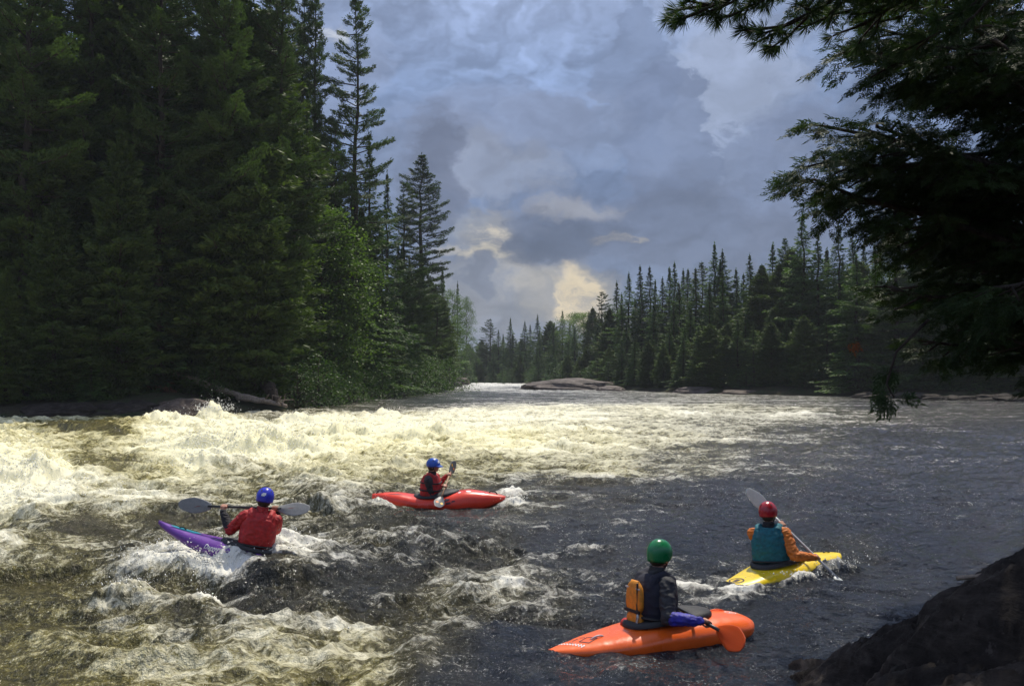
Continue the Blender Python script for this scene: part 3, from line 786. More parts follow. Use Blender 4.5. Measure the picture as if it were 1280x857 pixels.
def conifer(seed, H, Rm, kind):
    rs = np.random.RandomState(seed); pr = random.Random(seed)
    b = MB(); trunk_tube(b, H, .011 * H + .05, pr)
    Qs = []; limbs = []
    if kind == 'spruce': z0, dz, nb, droop, el0 = .06, .37, 6, -.35, .12
    elif kind == 'fir': z0, dz, nb, droop, el0 = .05, .36, 6, -.15, .1
    elif kind == 'cedar': z0, dz, nb, droop, el0 = .02, .26, 7, -.1, .35
    else: z0, dz, nb, droop, el0 = .30, .62, 5, .10, .06
    z = z0 * H
    lobes = rs.rand(6) * 6.28
    while z < H * .985:
        t = z / H
        if kind == 'pine':
            prof = (1 - t) ** .62 * (.55 + .45 * min(1, (t - z0 + .12) / .2)) if t > .25 else .7
            prof *= pr.uniform(.5, 1.2)
        elif kind == 'cedar': prof = (min(1, (1 - t) * 1.9)) ** .75 * (.75 + .25 * min(1, t / .15)) * pr.uniform(.75, 1.1)
        else: prof = ((1 - t) ** 1.05) * (.8 + .2 * min(1, t / .12)) * pr.uniform(.75, 1.12)
        k = nb + rs.randint(-1, 2)
        a0 = rs.rand() * 6.28
        zc_ = z
        for j in range(k):
            z = zc_ + (rs.uniform(-.5, .5) * dz if kind != 'pine' else rs.uniform(-.2, .2)) * (1 if zc_ < H * .95 else .2)
            az = a0 + 6.28 * j / k + rs.uniform(-.35, .35)
            L = Rm * prof * (rs.uniform(.65, 1.12) if kind == 'cedar' else rs.uniform(.5, 1.2)) * (1 + .22 * math.sin(2 * az + lobes[int(t * 5.99)])) * (1 + (.28 * math.cos(az - lobes[0]) if kind == 'pine' else 0))
            if kind == 'pine' and rs.rand() < .12: continue
            L = min(L, Rm * (1.12 - t * .75)) if kind == 'pine' else L
            if L < .14: L = .14
            elev = el0 + (t - .4) * (.42 if kind == 'pine' else .7) + rs.uniform(-.12, .12)
            ns = max(4, int(L / (.17 if kind != 'pine' else .15)))
            s = (np.arange(ns) + rs.rand(ns) * .6) / ns
            s = .12 + .88 * s if kind != 'pine' else .30 + .70 * s ** .8
            bend = droop * L * (s ** 2) if kind != 'pine' else L * (.16 * s ** 2.5 - .05 * s)
            if kind == 'spruce': bend = L * (-.42 * s + .16 * s ** 2.6)
            ox, oy = math.cos(az), math.sin(az)
            r_ = L * s * math.cos(elev)
            ctr = np.stack([ox * r_, oy * r_, z + L * s * math.sin(elev) + bend], -1)
            if kind == 'pine' or L > Rm * .55: limbs.append((z, az, L, elev, ctr[-1].copy(), ctr[len(ctr) // 2].copy()))
            out = np.array([ox, oy, 0.0]); side = np.array([-oy, ox, 0.0])
            if kind == 'pine':
                # plumes: each a brush of needles around a twig fork
                for c, ss in zip(ctr, s):
                    lat = (1.05 - ss) * L * .40 + .12
                    m = 3 + int(lat * 5)
                    off = rs.uniform(-1, 1, m) * lat
                    cc = c + side * off[:, None] + out * (np.abs(off) * .35)[:, None] + np.array([0, 0, 1.0]) * (rs.uniform(-.07, .12, m) + .10 * np.abs(off))[:, None]
                    cc = np.repeat(cc, 5, 0); M_ = len(cc)
                    cc = cc + rs.normal(0, .075, (M_, 3)) * [1, 1, .7]
                    d = unit(out * .8 + side * rs.uniform(-.9, .9, (M_, 1)) + np.array([0, 0, 1]) * rs.uniform(.0, .75, (M_, 1)))
                    u = unit(np.cross(d, rs.normal(0, 1, (M_, 3)) * .5 + [0, 0, 1]))
                    Qs.append(rhombs(cc, d, u, rs.uniform(.16, .30, M_), rs.uniform(.035, .085, M_)))
            else:
                for sg in (-1, 1):
                    lat = (1.08 - s) * L * (.42 if kind != 'cedar' else .5) + .10 * min(1, L)
                    for rep in range(3 if kind != 'cedar' else 4):
                        f = rs.uniform(.1, 1.0, ns)
                        cc = ctr + side * (sg * f * lat)[:, None] + out * (f * lat * .5)[:, None]
                        cc[:, 2] += -f * lat * (.25 if kind == 'spruce' else .12) + rs.uniform(-.10, .10, ns)
                        d = unit(out * .8 + side * sg * rs.uniform(.3, 1.0, (ns, 1)) + np.array([0, 0, 1]) * rs.uniform(-.55, .15 if kind != 'cedar' else .7, (ns, 1)))
                        u = unit(np.cross(d, rs.normal(0, 1, (ns, 3)) * (.45 if kind != 'cedar' else 1.1) + [0, 0, 1]))
                        kq = .38 + .62 * min(1, L / 1.3)
                        Qs.append(rhombs(cc, d, u, rs.uniform(.22, .44, ns) * kq, rs.uniform(.07, .15, ns) * (.5 + .5 * kq)))
        z = zc_ + dz * rs.uniform(.8, 1.2) * (1 if t < .8 else .8)
    # leader
    m = 14; c = np.stack([rs.normal(0, .03, m), rs.normal(0, .03, m), H * np.linspace(.965, 1.005, m)], -1)
    d = unit(rs.normal(0, .5, (m, 3)) + [0, 0, 1]); Qs.append(rhombs(c, d, unit(np.cross(d, rs.normal(0, 1, (m, 3)))), np.full(m, .3), np.full(m, .07)))
    for (zz, az, L, elev, e, mid) in limbs[::1 if kind == 'pine' else 3]:
        b.tube([(0, 0, zz), tuple(mid - [0, 0, .03]), tuple(e - [0, 0, .03])], [.012 * L + .015, .008 * L + .01, .008], 4)
    crown = quads_mesh(kind + '_crown', np.concatenate(Qs))
    tm = smooth(b.mesh(kind + '_trunk'))
    return crown, tm

def broadleaf(seed, H, Rm, leaf=.17, n_leaf=100, n_cl=150, z0=.12, slim=1.0):
    rs = np.random.RandomState(seed); pr = random.Random(seed)
    b = MB(); tp = trunk_tube(b, H * .9, .013 * H + .03, pr, .02)
    Qs = []
    for i in range(n_cl):
        t = z0 + (1 - z0) * (i + rs.rand()) / n_cl
        prof = math.sin(PI * min(1, max(0, (t - z0 * .3) / (1.04 - z0 * .3))) ** .8) ** .6
        az = rs.rand() * 6.28; rr_ = Rm * slim * prof * (rs.rand() ** .42) * rs.uniform(.8, 1.2)
        c = np.array([math.cos(az) * rr_, math.sin(az) * rr_, t * H + rs.normal(0, .12)])
        zt = max(.05 * H, c[2] - rr_ * .75)
        b.tube([(0, 0, zt), tuple(c * [.5, .5, 0] + [0, 0, (zt + c[2]) * .5 + .05 * rr_]), tuple(c)], [.02 + .006 * rr_, .014, .006], 4)
        m = int(n_leaf * rs.uniform(.5, 1.3)); sz = (.28 + .085 * Rm) * rs.uniform(.7, 1.3)
        off = rs.normal(0, 1, (m, 3)) * [sz, sz, sz * .38]
        off[:, 2] -= .25 * np.hypot(off[:, 0], off[:, 1])
        cc = c + off
        d = unit(rs.normal(0, 1, (m, 3)) * [1, 1, .45]); u = unit(np.cross(d, rs.normal(0, .5, (m, 3)) + [0, 0, 1]))
        Qs.append(rhombs(cc, d, u, rs.uniform(.7, 1.25, m) * leaf, rs.uniform(.55, .85, m) * leaf))
    return quads_mesh('leaf_crown', np.concatenate(Qs)), smooth(b.mesh('leaf_trunk'))

LIB = {}
def lib(kind, i):
    k = (kind, i)
    if k not in LIB:
        s = 100 + i * 17
        if kind == 'pine': r = conifer(s, 26, [5.8, 5.0, 6.4][i % 3], 'pine'); H, mt, nm = 26, L_PINE, 'pine_tree'
        elif kind == 'spruce': r = conifer(s + 3, 17, [4.7, 4.0, 5.2][i % 3], 'spruce'); H, mt, nm = 17, L_SPRUCE, 'spruce_tree'
        elif kind == 'fir': r = conifer(s + 5, 17, [4.3, 3.7, 4.8][i % 3], 'fir'); H, mt, nm = 17, L_SPRUCE, 'fir_tree'
        elif kind == 'cedar': r = conifer(s + 7, 14, [2.8, 3.3, 2.5][i % 3], 'cedar'); H, mt, nm = 14, L_CEDAR, 'cedar_tree'
        elif kind == 'leafy': r = broadleaf(s + 9, 13, [3.4, 4.0][i % 2]); H, mt, nm = 13, L_LEAF, 'leafy_tree'
        elif kind == 'shrub': r = broadleaf(s + 11, 2.4, [1.2, 1.5][i % 2], .11, 70, 34, .05); H, mt, nm = 2.4, L_BUSH, 'shrub'
        r[0].materials.append(mt); r[1].materials.append(M_BARK)
        LIB[k] = (r[0], r[1], H, nm)
    return LIB[k]

TR = random.Random(77)
def tree(kind, i, x, y, H, label, group=None, wide=1.0, rz=None, cat=None, z=None, lean=0):
    cm, tm, H0, nm = lib(kind, i)
    e = empty(nm, (x, y, gz(x, y) - .1 if z is None else z), (lean, 0, TR.uniform(0, 6.28) if rz is None else rz))
    s = H / H0; w = s ** .75 * wide
    e.scale = (w, w, s)
    for n_, me in (('trunk', tm), ('crown', cm)):
        o = bpy.data.objects.new(n_, me); COL.objects.link(o); o.parent = e
    tag(e, label, cat or {'pine_tree': 'pine', 'spruce_tree': 'spruce', 'fir_tree': 'fir', 'cedar_tree': 'cedar', 'leafy_tree': 'tree', 'shrub': 'shrub'}[nm], group)
    return e

def treetop(kind, i, px, py, D, label, group=None, wide=1.0, back=0, **k):
    """a tree whose tip the photo shows at px, py, standing D metres off"""
    q = P(px, py, D)
    while float(sdist(np.array([q.x]), np.array([q.y]))[0]) < 1.3 and D < 330: D += 1.0; q = P(px, py, D)
    g = gz(q.x, q.y)
    return tree(kind, i, q.x, q.y, q.z - g + .1, label, group, wide, **k)
# ------------------------------------------------------------------ left bank forest
G1 = 'dark conifers filling the left bank'
treetop('pine', 0, 446, -14, 74, 'tall lone white pine with ragged top against the clouds above the left forest', wide=.85)
treetop('pine', 1, 527, 192, 104, 'isolated pointed pine with long level boughs standing out against the sky', wide=1.35)
treetop('pine', 2, 505, 226, 108, 'smaller pine close behind the isolated pointed pine', wide=.95)
treetop('pine', 2, 352, -60, 63, 'very tall pine with bare trunk gaps left of the lone white pine', wide=.85)
treetop('pine', 0, 285, -110, 60, 'very tall pine with heavy boughs above the fallen trunk', wide=.9)
treetop('pine', 1, 205, -120, 58, 'very tall dark pine rising above the rounded boulder', wide=.9)
treetop('pine', 2, 120, -150, 60, 'very tall dark pine in the middle of the left forest wall', wide=.95)
treetop('pine', 0, 40, -170, 56, 'tall pine with pale drooping boughs at the far left edge', wide=1.05)
treetop('pine', 1, 395, -40, 84, 'tall thin pine with open top showing sky behind the lone white pine', wide=.7)
treetop('spruce', 0, 462, 172, 86, 'pointed spruce just right of the lone white pine', wide=.95)
treetop('spruce', 1, 484, 214, 94, 'pointed spruce between the lone white pine and the isolated pine', wide=.95)
treetop('pine', 2, 418, 150, 82, 'dense round shouldered pine below the lone white pine', wide=.95)
treetop('spruce', 2, 440, 215, 88, 'broad dark spruce under the lone white pine', wide=1.05)
treetop('spruce', 1, 553, 335, 118, 'narrow dark spruce below the right side of the isolated pine', wide=1.3)
treetop('cedar', 0, 540, 352, 112, 'feathery cedar at the foot of the isolated pine', wide=1.2)
treetop('spruce', 0, 520, 340, 106, 'thick spruce standing under the isolated pine', wide=1.0)
treetop('leafy', 1, 566, 362, 124, 'leafy tree with fine twigs sticking out at the end of the left bank', wide=.6)
treetop('leafy', 0, 583, 372, 136, 'rounded leafy tree leaning out over the bend of the river', wide=.62)
treetop('spruce', 1, 572, 352, 132, 'slim spruce behind the last leafy trees of the left bank', wide=1.0)
treetop('leafy', 0, 404, 258, 71, 'bright green sunlit maple hanging out of the dark left forest', wide=1.2)
treetop('leafy', 1, 498, 338, 96, 'bright green leafy tree at the waterside below the pointed spruces', wide=.62)
treetop('leafy', 1, 428, 372, 70, 'lower bright green leafy tree beside the sunlit maple', wide=.62)
treetop('cedar', 1, 152, 165, 55, 'tall yellowish green cedar column in the left forest wall', wide=.82)
treetop('cedar', 2, 176, 300, 58, 'shorter cedar in front of the tall yellowish cedar column', wide=.82)
treetop('cedar', 0, 250, 250, 66, 'dense cedar above the bleached fallen trunk', wide=.82)
treetop('cedar', 1, 70, 250, 53, 'dense dark cedar near the left edge of the picture', wide=.82)
treetop('cedar', 2, 10, 330, 52, 'low dark cedar cut by the left edge of the picture', wide=.82)
treetop('fir', 0, 325, 230, 70, 'dark fir left of the sunlit maple', wide=0.95)
treetop('fir', 1, 368, 190, 79, 'dark fir directly behind the sunlit maple', wide=0.95)
treetop('fir', 2, 292, 330, 68, 'small dark fir behind the driftwood stump', wide=0.95)
treetop('fir', 0, 222, 370, 65, 'small fir drooping over the rounded boulder', wide=0.95)
treetop('fir', 1, 115, 390, 53, 'small shaded fir above the black boulders', wide=0.95)
treetop('cedar', 0, 545, 400, 118, 'bushy cedar over the last rocks of the left bank', wide=1.3)
treetop('cedar', 1, 470, 390, 88, 'bushy cedar left of the waterside leafy tree', wide=1.3)
rr = random.Random(9)
# deeper rows: nothing tells them apart
for row, (dy, n_, hh) in enumerate([(8.5, 15, 21), (12, 22, 28), (18, 20, 34), (27, 16, 36)]):
    for i in range(n_):
        t = i / (n_ - 1)
        px = -60 + 600 * t + rr.uniform(-16, 16)
        base = 521 if px < 300 else 521 - (px - 300) * .128
        D = W(px, max(base, 489)).y + dy * (1 + .3 * t) + rr.uniform(-1.5, 1.5)
        x = (px - 640) / F * D
        if px > 395: H = min(hh, (468 - (190 + (px - 395) * 1.05)) / F * D + 1)
        else: H = hh * rr.uniform(.92, 1.15)
        if H < 6 or (row == 0 and 350 < px < 450): continue
        kind = rr.choice(['fir', 'pine', 'pine', 'cedar', 'cedar'] if row < 2 else ['pine', 'pine', 'spruce'])
        tree(kind, rr.randrange(3), x, D, H, 'one of the shaded conifers packed behind the front of the left forest', G1, wide=rr.uniform(.85, 1.1) if px < 340 or px > 470 else .7)
# waterside undergrowth, left bank
for k, (px, py, s, dx) in enumerate([(268, 493, 1.0, 7.5), (372, 504, 1.3, 2.5), (398, 500, 1.7, 2), (415, 499, 1.2, 1.5), (442, 498, 1.1, 1.5), (455, 496, 1.3, 2), (478, 493, 1.5, 2), (500, 491, 1.2, 2), (515, 489, 1.8, 2), (532, 486, 2.0, 2), (545, 483, 2.2, 3), (562, 480, 2.4, 3), (90, 514, 1.2, 4), (30, 515, 1.3, 4)]):
    base = 521 if px < 300 else 521 - (px - 300) * .122
    D = W(px, base).y + dx; x = (px - 640) / F * D
    tree('shrub', k % 2, x, D, 2.4 * s, 'one of the leafy shrubs hanging over the left shoreline', 'shrubs along the left shoreline', wide=1.1)

# ------------------------------------------------------------------ far bank round the bend and the right bank
FAR = [(598, 437, 300, 'spruce', 'hazy blue green spruce at the very end of the channel'), (608, 428, 292, 'spruce', 'small spruce second from the left end of the far bank'),
 (613, 398, 275, 'pine', 'open topped pale pine at the left end of the far bank'), (623, 412, 270, 'spruce', 'spruce between the pale far pine and a pair of taller spruces'), (638, 397, 262, 'spruce', 'left one of the pair of taller spruces on the far bank'), (656, 401, 258, 'spruce', 'right one of the pair of taller spruces on the far bank'),
 (672, 393, 250, 'spruce', 'broad spruce above the left end of the islet'), (688, 400, 245, 'cedar', 'rounded cedar above the left part of the islet'), (703, 388, 236, 'fir', 'fir right above the middle of the islet'), (717, 391, 230, 'leafy', 'leafy tree with domed top above the islet'), (730, 391, 222, 'leafy', 'second domed leafy tree above the islet, touching the bright cloud'), (741, 384, 214, 'cedar', 'cedar above the right end of the islet')]
for k, (px, py, D, kind, lb) in enumerate(FAR):
    treetop(kind, k % (2 if kind == 'leafy' else 3), px, py, D, lb, wide=1.35)
RB = [(752, 364, 176, 'pine', 'pale green pine starting the tall wall of the right bank'), (771, 351, 168, 'spruce', 'very dark pointed spruce right of the pale green pine'), (762, 385, 165, 'cedar', 'bushy cedar below the pale green pine'), (786, 340, 160, 'spruce', 'sharp spruce at the first rise of the right bank skyline'),
 (800, 331, 156, 'spruce', 'highest spruce of the first rise of the right bank skyline'), (812, 333, 152, 'fir', 'fir touching the highest spruce of the first rise'), (828, 346, 150, 'spruce', 'lower spruce in the dip after the first rise'), (843, 327, 147, 'spruce', 'broad spruce right of the dip in the right bank skyline'),
 (860, 336, 143, 'fir', 'shaggy fir left of the twin tall spruces'), (877, 327, 138, 'pine', 'thin pine wedged beside the twin tall spruces'), (893, 303, 133, 'spruce', 'left one of the twin tall spruces on the right bank'), (903, 312, 131, 'spruce', 'right one of the twin tall spruces on the right bank'),
 (920, 335, 129, 'fir', 'rounded fir after the twin tall spruces'), (937, 317, 126, 'spruce', 'single clean spruce standing alone on the right bank skyline'), (952, 338, 124, 'cedar', 'low cedar in the notch of the right bank skyline'), (966, 303, 121, 'fir', 'full dark fir before the highest tip of the right bank'), (981, 297, 118, 'pine', 'crooked pine left of the highest tip of the right bank'),
 (1003, 266, 113, 'spruce', 'needle thin spruce with the highest tip on the right bank'), (990, 310, 116, 'cedar', 'dense cedar at the shoulder of the needle thin spruce'), (1022, 290, 110, 'spruce', 'dark spruce half hidden behind the near cedar sprays'), (1048, 280, 108, 'fir', 'dark fir mostly hidden behind the near cedar')]
for k, (px, py, D, kind, lb) in enumerate(RB):
    treetop(kind, k % (2 if kind == 'leafy' else 3), px, py, D, lb, wide=1.35 if kind != 'pine' else 1.0)
for k in range(14):
    treetop(rr.choice(['spruce', 'fir', 'pine']), k % 3, 1070 + k * 24, rr.uniform(255, 330), rr.uniform(90, 104), 'one of the dark conifers seen through the near cedar on the right bank', 'conifers behind the near cedar', wide=1.5)
for k in range(15):
    px = 1085 + 15 * k; D = W(px, 495 + (px - 1080) * .025).y + 3.5 + rr.uniform(0, 2)
    tree(['fir', 'cedar', 'spruce'][k % 3], k % 3, (px - 640) / F * D, D, rr.uniform(7, 12), 'one of the shaded low conifers at the far waterline seen under the near cedar', 'low conifers under the near cedar', wide=1.3)
G2 = 'conifers filling the far right bank'
def base_D(px):
    tab = [(590, 478.6), (655, 479.2), (730, 484), (780, 487.5), (860, 491), (960, 493.5), (1080, 495), (1180, 498), (1280, 500), (1420, 504)]
    for (a, ya), (b_, yb) in zip(tab, tab[1:]):
        if px <= b_: return W(px, ya + (yb - ya) * max(0, (px - a)) / (b_ - a)).y
    return W(px, 504).y
def sky_y(px):
    pts = [(580, 446), (600, 436), (640, 405), (740, 395), (800, 345), (900, 320), (1000, 300), (1300, 290)]
    for (a, ya), (b_, yb) in zip(pts, pts[1:]):
        if px <= b_: return ya + (yb - ya) * (px - a) / (b_ - a)
    return 290
for row, (dy, top, n_) in enumerate([(3.5, .52, 44), (8, .6, 34), (14, .86, 34), (21, .94, 32), (32, .97, 28)]):
    for i in range(n_):
        px = 584 + (1400 - 584) * (i + rr.uniform(.2, .8)) / n_
        D = base_D(px) + dy * (1.5 if px < 760 else 1) + rr.uniform(-1, 1)
        x = (px - 640) / F * D
        H = ((468 - sky_y(px)) / F * D) * top * rr.uniform(.75, 1.05) + .5
        kind = rr.choice(['cedar', 'fir', 'spruce', 'fir', 'cedar', 'spruce'] if row == 0 else ['spruce', 'fir', 'cedar', 'pine', 'spruce'] if row < 3 else ['spruce', 'fir'])
        if kind == 'pine' and H < 12: kind = 'fir'
        if row == 0:
            tree(kind, rr.randrange(2), x, D, H, 'one of the low trees along the waterline of the far right bank', 'low trees along the far right waterline', wide=rr.uniform(1.0, 1.4))
        else:
            tree(kind, rr.randrange(2), x, D, H, 'one of the mid height trees filling the forest of the far right bank', G2, wide=rr.uniform(1.2, 1.6))
for k, (px, s, lb) in enumerate([(905, 1.0, 'small bright green bush above the smooth pinkish ledge'), (933, .9, 'small bright green bush right of the one above the pinkish ledge'), (1012, 1.6, 'bright green bush on the far bank below the near cedar edge'), (700, 1.6, 'green bush growing behind the islet hump'), (640, 1.8, 'low green bush at the far waterline left of the islet'), (740, 1.4, 'green bush at the right end of the islet'), (668, 1.5, 'green bush at the left end of the islet')]):
    D = base_D(px) + 3; tree('shrub', k % 2, (px - 640) / F * D, D, 2.6 * s, lb, wide=1.3)

for k in range(14):
    px = 580 + 5.5 * k; D = 300 + 7 * (k % 3); tree(['spruce', 'cedar', 'fir'][k % 3], k % 3, (px - 640) / F * D, D, (468 - rr.uniform(432, 446)) / F * D + 1.5, 'one of the small bluish trees closing the end of the channel', 'small trees at the end of the channel', wide=1.4)
# ------------------------------------------------------------------ the near trees at the right edge
def near_cedar():
    rs = np.random.RandomState(12); pr = random.Random(12)
    root = empty('cedar_tree', (6.4, 8.6, gz(6.4, 8.6) - .2))
    O = np.array(root.location)
    b = MB(); Q = []; Qd = []
    b.tube([(0, 0, 0), (-.1, .1, 3), (.1, 0, 7), (0, .1, 11), (.1, 0, 13.5)], [.24, .21, .16, .09, .03], 12)
    # one fan of scale foliage, in its own plane (x along)
    fan = []
    for k in range(9):
        s = k / 8
        for sg in (-1, 1):
            l = .055 * (1.15 - s)
            fan.append((.105 * s + l * .35, sg * l * .30, l * .8, sg * .7, .0085))
            fan.append((.105 * s + l * .75, sg * l * .62, l * .5, sg * .45, .0075))
    fan.append((.115, 0, .05, 0, .012))
    fan = np.array(fan)
    def spray(c, d, up, sc):
        d = unit(d); s = unit(np.cross(up, d)); m = len(fan)
        cc = c + (fan[:, 0:1] * d + fan[:, 1:2] * s) * sc + rs.normal(0, .006, (m, 3))
        dd = np.cos(fan[:, 3:4]) * d + np.sin(fan[:, 3:4]) * s
        uu = unit(np.cross(dd, unit(np.cross(d, s)) + rs.normal(0, .25, (m, 3))))
        return rhombs(cc, dd, uu, fan[:, 2] * sc * 1.15, fan[:, 4] * sc * 1.25)
    def twig(p, d, L, up, dead=False):
        n_ = max(3, int(L / .05)); pts = [p.copy()]; q = p.copy(); dd = d.copy()
        for k in range(n_):
            dd = unit(dd + rs.normal(0, .08, 3) + np.array([0, 0, -.035])); q = q + dd * L / n_; pts.append(q.copy())
            sd2 = unit(np.cross(up, dd))
            for sg in (-1, 1):
                if rs.rand() < .9:
                    (Qd if dead else Q).append(spray(q, dd + sg * sd2 * rs.uniform(.6, 1.3) + np.array([0, 0, rs.uniform(-.5, .15)]), up + rs.normal(0, .6, 3), rs.uniform(.5, 1.0)))
        (Qd if dead else Q).append(spray(q, dd, up, 1.25))
        if L > .25: b.tube([tuple(v) for v in pts[::2]], [.008 * (1 - .7 * k / len(pts[::2])) for k in range(len(pts[::2]))], 4)
    def limb(z, az, L, rise, droop, seed, dens=1.0, start=.18):
        n_ = int(L / .16); q = np.array([0, 0, z], float); d = np.array([math.cos(az) * math.cos(rise), math.sin(az) * math.cos(rise), math.sin(rise)])
        pts = [q.copy()]
        for k in range(n_):
            t = k / n_
            d = unit(d + np.array([0, 0, -droop / n_ * 2.2 * (1 if t < .75 else -.6)]) + rs.normal(0, .045, 3))
            q = q + d * L / n_; pts.append(q.copy())
            if t > start:
                sd2 = unit(np.cross([0, 0, 1], d))
                for sg in (-1, 1):
                    if rs.rand() > .93 * dens: continue
                    l2 = (1.1 - t) * rs.uniform(.35, .62) * min(1.7, L * .42) + .12
                    d2 = unit(d * rs.uniform(.5, 1.0) + sg * sd2 * rs.uniform(.5, 1.1) + np.array([0, 0, rs.uniform(-.5, .12)]))
                    m = max(2, int(l2 / .15)); q2 = q.copy(); p2 = [q.copy()]; dd = d2.copy()
                    for j in range(m):
                        dd = unit(dd + np.array([0, 0, -.06]) + rs.normal(0, .07, 3)); q2 = q2 + dd * l2 / m; p2.append(q2.copy())
                        s3 = unit(np.cross([0, 0, 1], dd))
                        for s_ in (-1, 1):
                            if rs.rand() < .85: twig(q2, unit(dd + s_ * s3 * rs.uniform(.5, 1.1) + np.array([0, 0, rs.uniform(-.7, .1)])), rs.uniform(.10, .24), np.array([0, 0, 1.0]) + rs.normal(0, .3, 3))
                    twig(q2, dd, .2, np.array([0, 0, 1.0]))
                    b.tube([tuple(v) for v in p2], [.014 * (1 - .6 * v / len(p2)) for v in range(len(p2))], 4)
        twig(q, d, .2, np.array([0, 0, 1.0]))
        b.tube([tuple(v) for v in pts], [.012 + .011 * L * (1 - v / len(pts)) for v in range(len(pts))], 7)
        return q
    def reach(px, py, D, sag, dens=1.0):
        """a limb from the trunk whose tip the photo shows at px, py"""
        t_ = np.array(P(px, py, D)) - O; L = math.hypot(t_[0], t_[1]); z0_ = t_[2] - .12 * L
        limb(z0_, math.atan2(t_[1], t_[0]), L, .22 + sag * .5, sag, 0, dens)
    edge = [(1046, 60), (1042, 84), (1036, 108), (1016, 132), (1002, 152), (1030, 168), (1000, 186), (1012, 204), (999, 224), (1006, 246), (1016, 262), (1022, 284), (1050, 300), (1040, 322), (1078, 340), (1090, 362)]
    for k, (px, py) in enumerate(edge):
        reach(px + 34, py - 14, 8.2 + 1.1 * math.sin(k * 2.3), rs.uniform(.03, .15), .68)
    for k in range(9):
        py = 40 + 38 * k; reach(rs.uniform(1130, 1240), py - 10, rs.uniform(7.2, 10.4), rs.uniform(.0, .15), .7)
    for k in range(17):
        reach(rs.uniform(1085, 1260), 230 + 14 * k, rs.uniform(8.2, 11.0), rs.uniform(.0, .1), .8)
    for px, py in ((1062, 88), (1042, 112), (1092, 96), (1075, 128), (1130, 108), (1110, 70)): reach(px + 30, py - 16, rs.uniform(7.8, 9.4), .06, .75)
    z = 7.0; k = 0  # unseen limbs above the view, added to shade the rock slab
    while z < 12.2:
        limb(z, PI + ((k * 2.399) % (2 * PI) - PI) * .5, (3.2 + .35 * math.sin(k * 1.7)) * (1 if z < 9 else 1 - (z - 9) / 5), .2, .15, k, .8)
        z += .32; k += 1
    # the long low bough whose tip hangs in front of the water
    tgt = np.array(P(1122, 512, 7.2)) - O
    
    e = np.array(P(1118, 497, 7.25)) - O
    for j in range(3): twig(e + rs.normal(0, .02, 3), unit(np.array([rs.uniform(-.7, .9), rs.uniform(-.3, .3), -1.0 + rs.uniform(0, .8)])), .09, np.array([0, -1.0, .3]))
    b.tube([tuple(np.array(P(1160, 400, 7.6)) - O), tuple(np.array(P(1120, 440, 7.4)) - O), tuple(np.array(P(1108, 480, 7.3)) - O), tuple(e)], [.014, .012, .009, .006], 5)
    for (px, py) in ((1112, 455), (1106, 480)):
        q = np.array(P(px, py, 7.35)) - O
        for j in range(2): twig(q, unit(np.array([rs.uniform(-1, 1), rs.uniform(-.4, .4), -.8])), .10, np.array([0, -1.0, .4]))
    q = np.array(P(1064, 427, 6.9)) - O
    Qd.append(spray(q, np.array([.35, 0, -1.0]), np.array([0, -1.0, .3]), .95)); Qd.append(spray(q + np.array([.02, .01, -.01]), np.array([.8, 0, -.7]), np.array([.2, -1.0, .3]), .75))
    b.build('trunk', M_BARK, root)
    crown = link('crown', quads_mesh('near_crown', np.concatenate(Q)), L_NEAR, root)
    dead = link('dead_spray', quads_mesh('dead', np.concatenate(Qd)), L_DEAD, crown)
    tag(dead, 'rust orange dead spray')
    tag(root, 'big near cedar overhanging the water with lacy dark sprays at the right edge', 'cedar')
    print('near cedar quads', sum(len(a) for a in Q))
near_cedar()

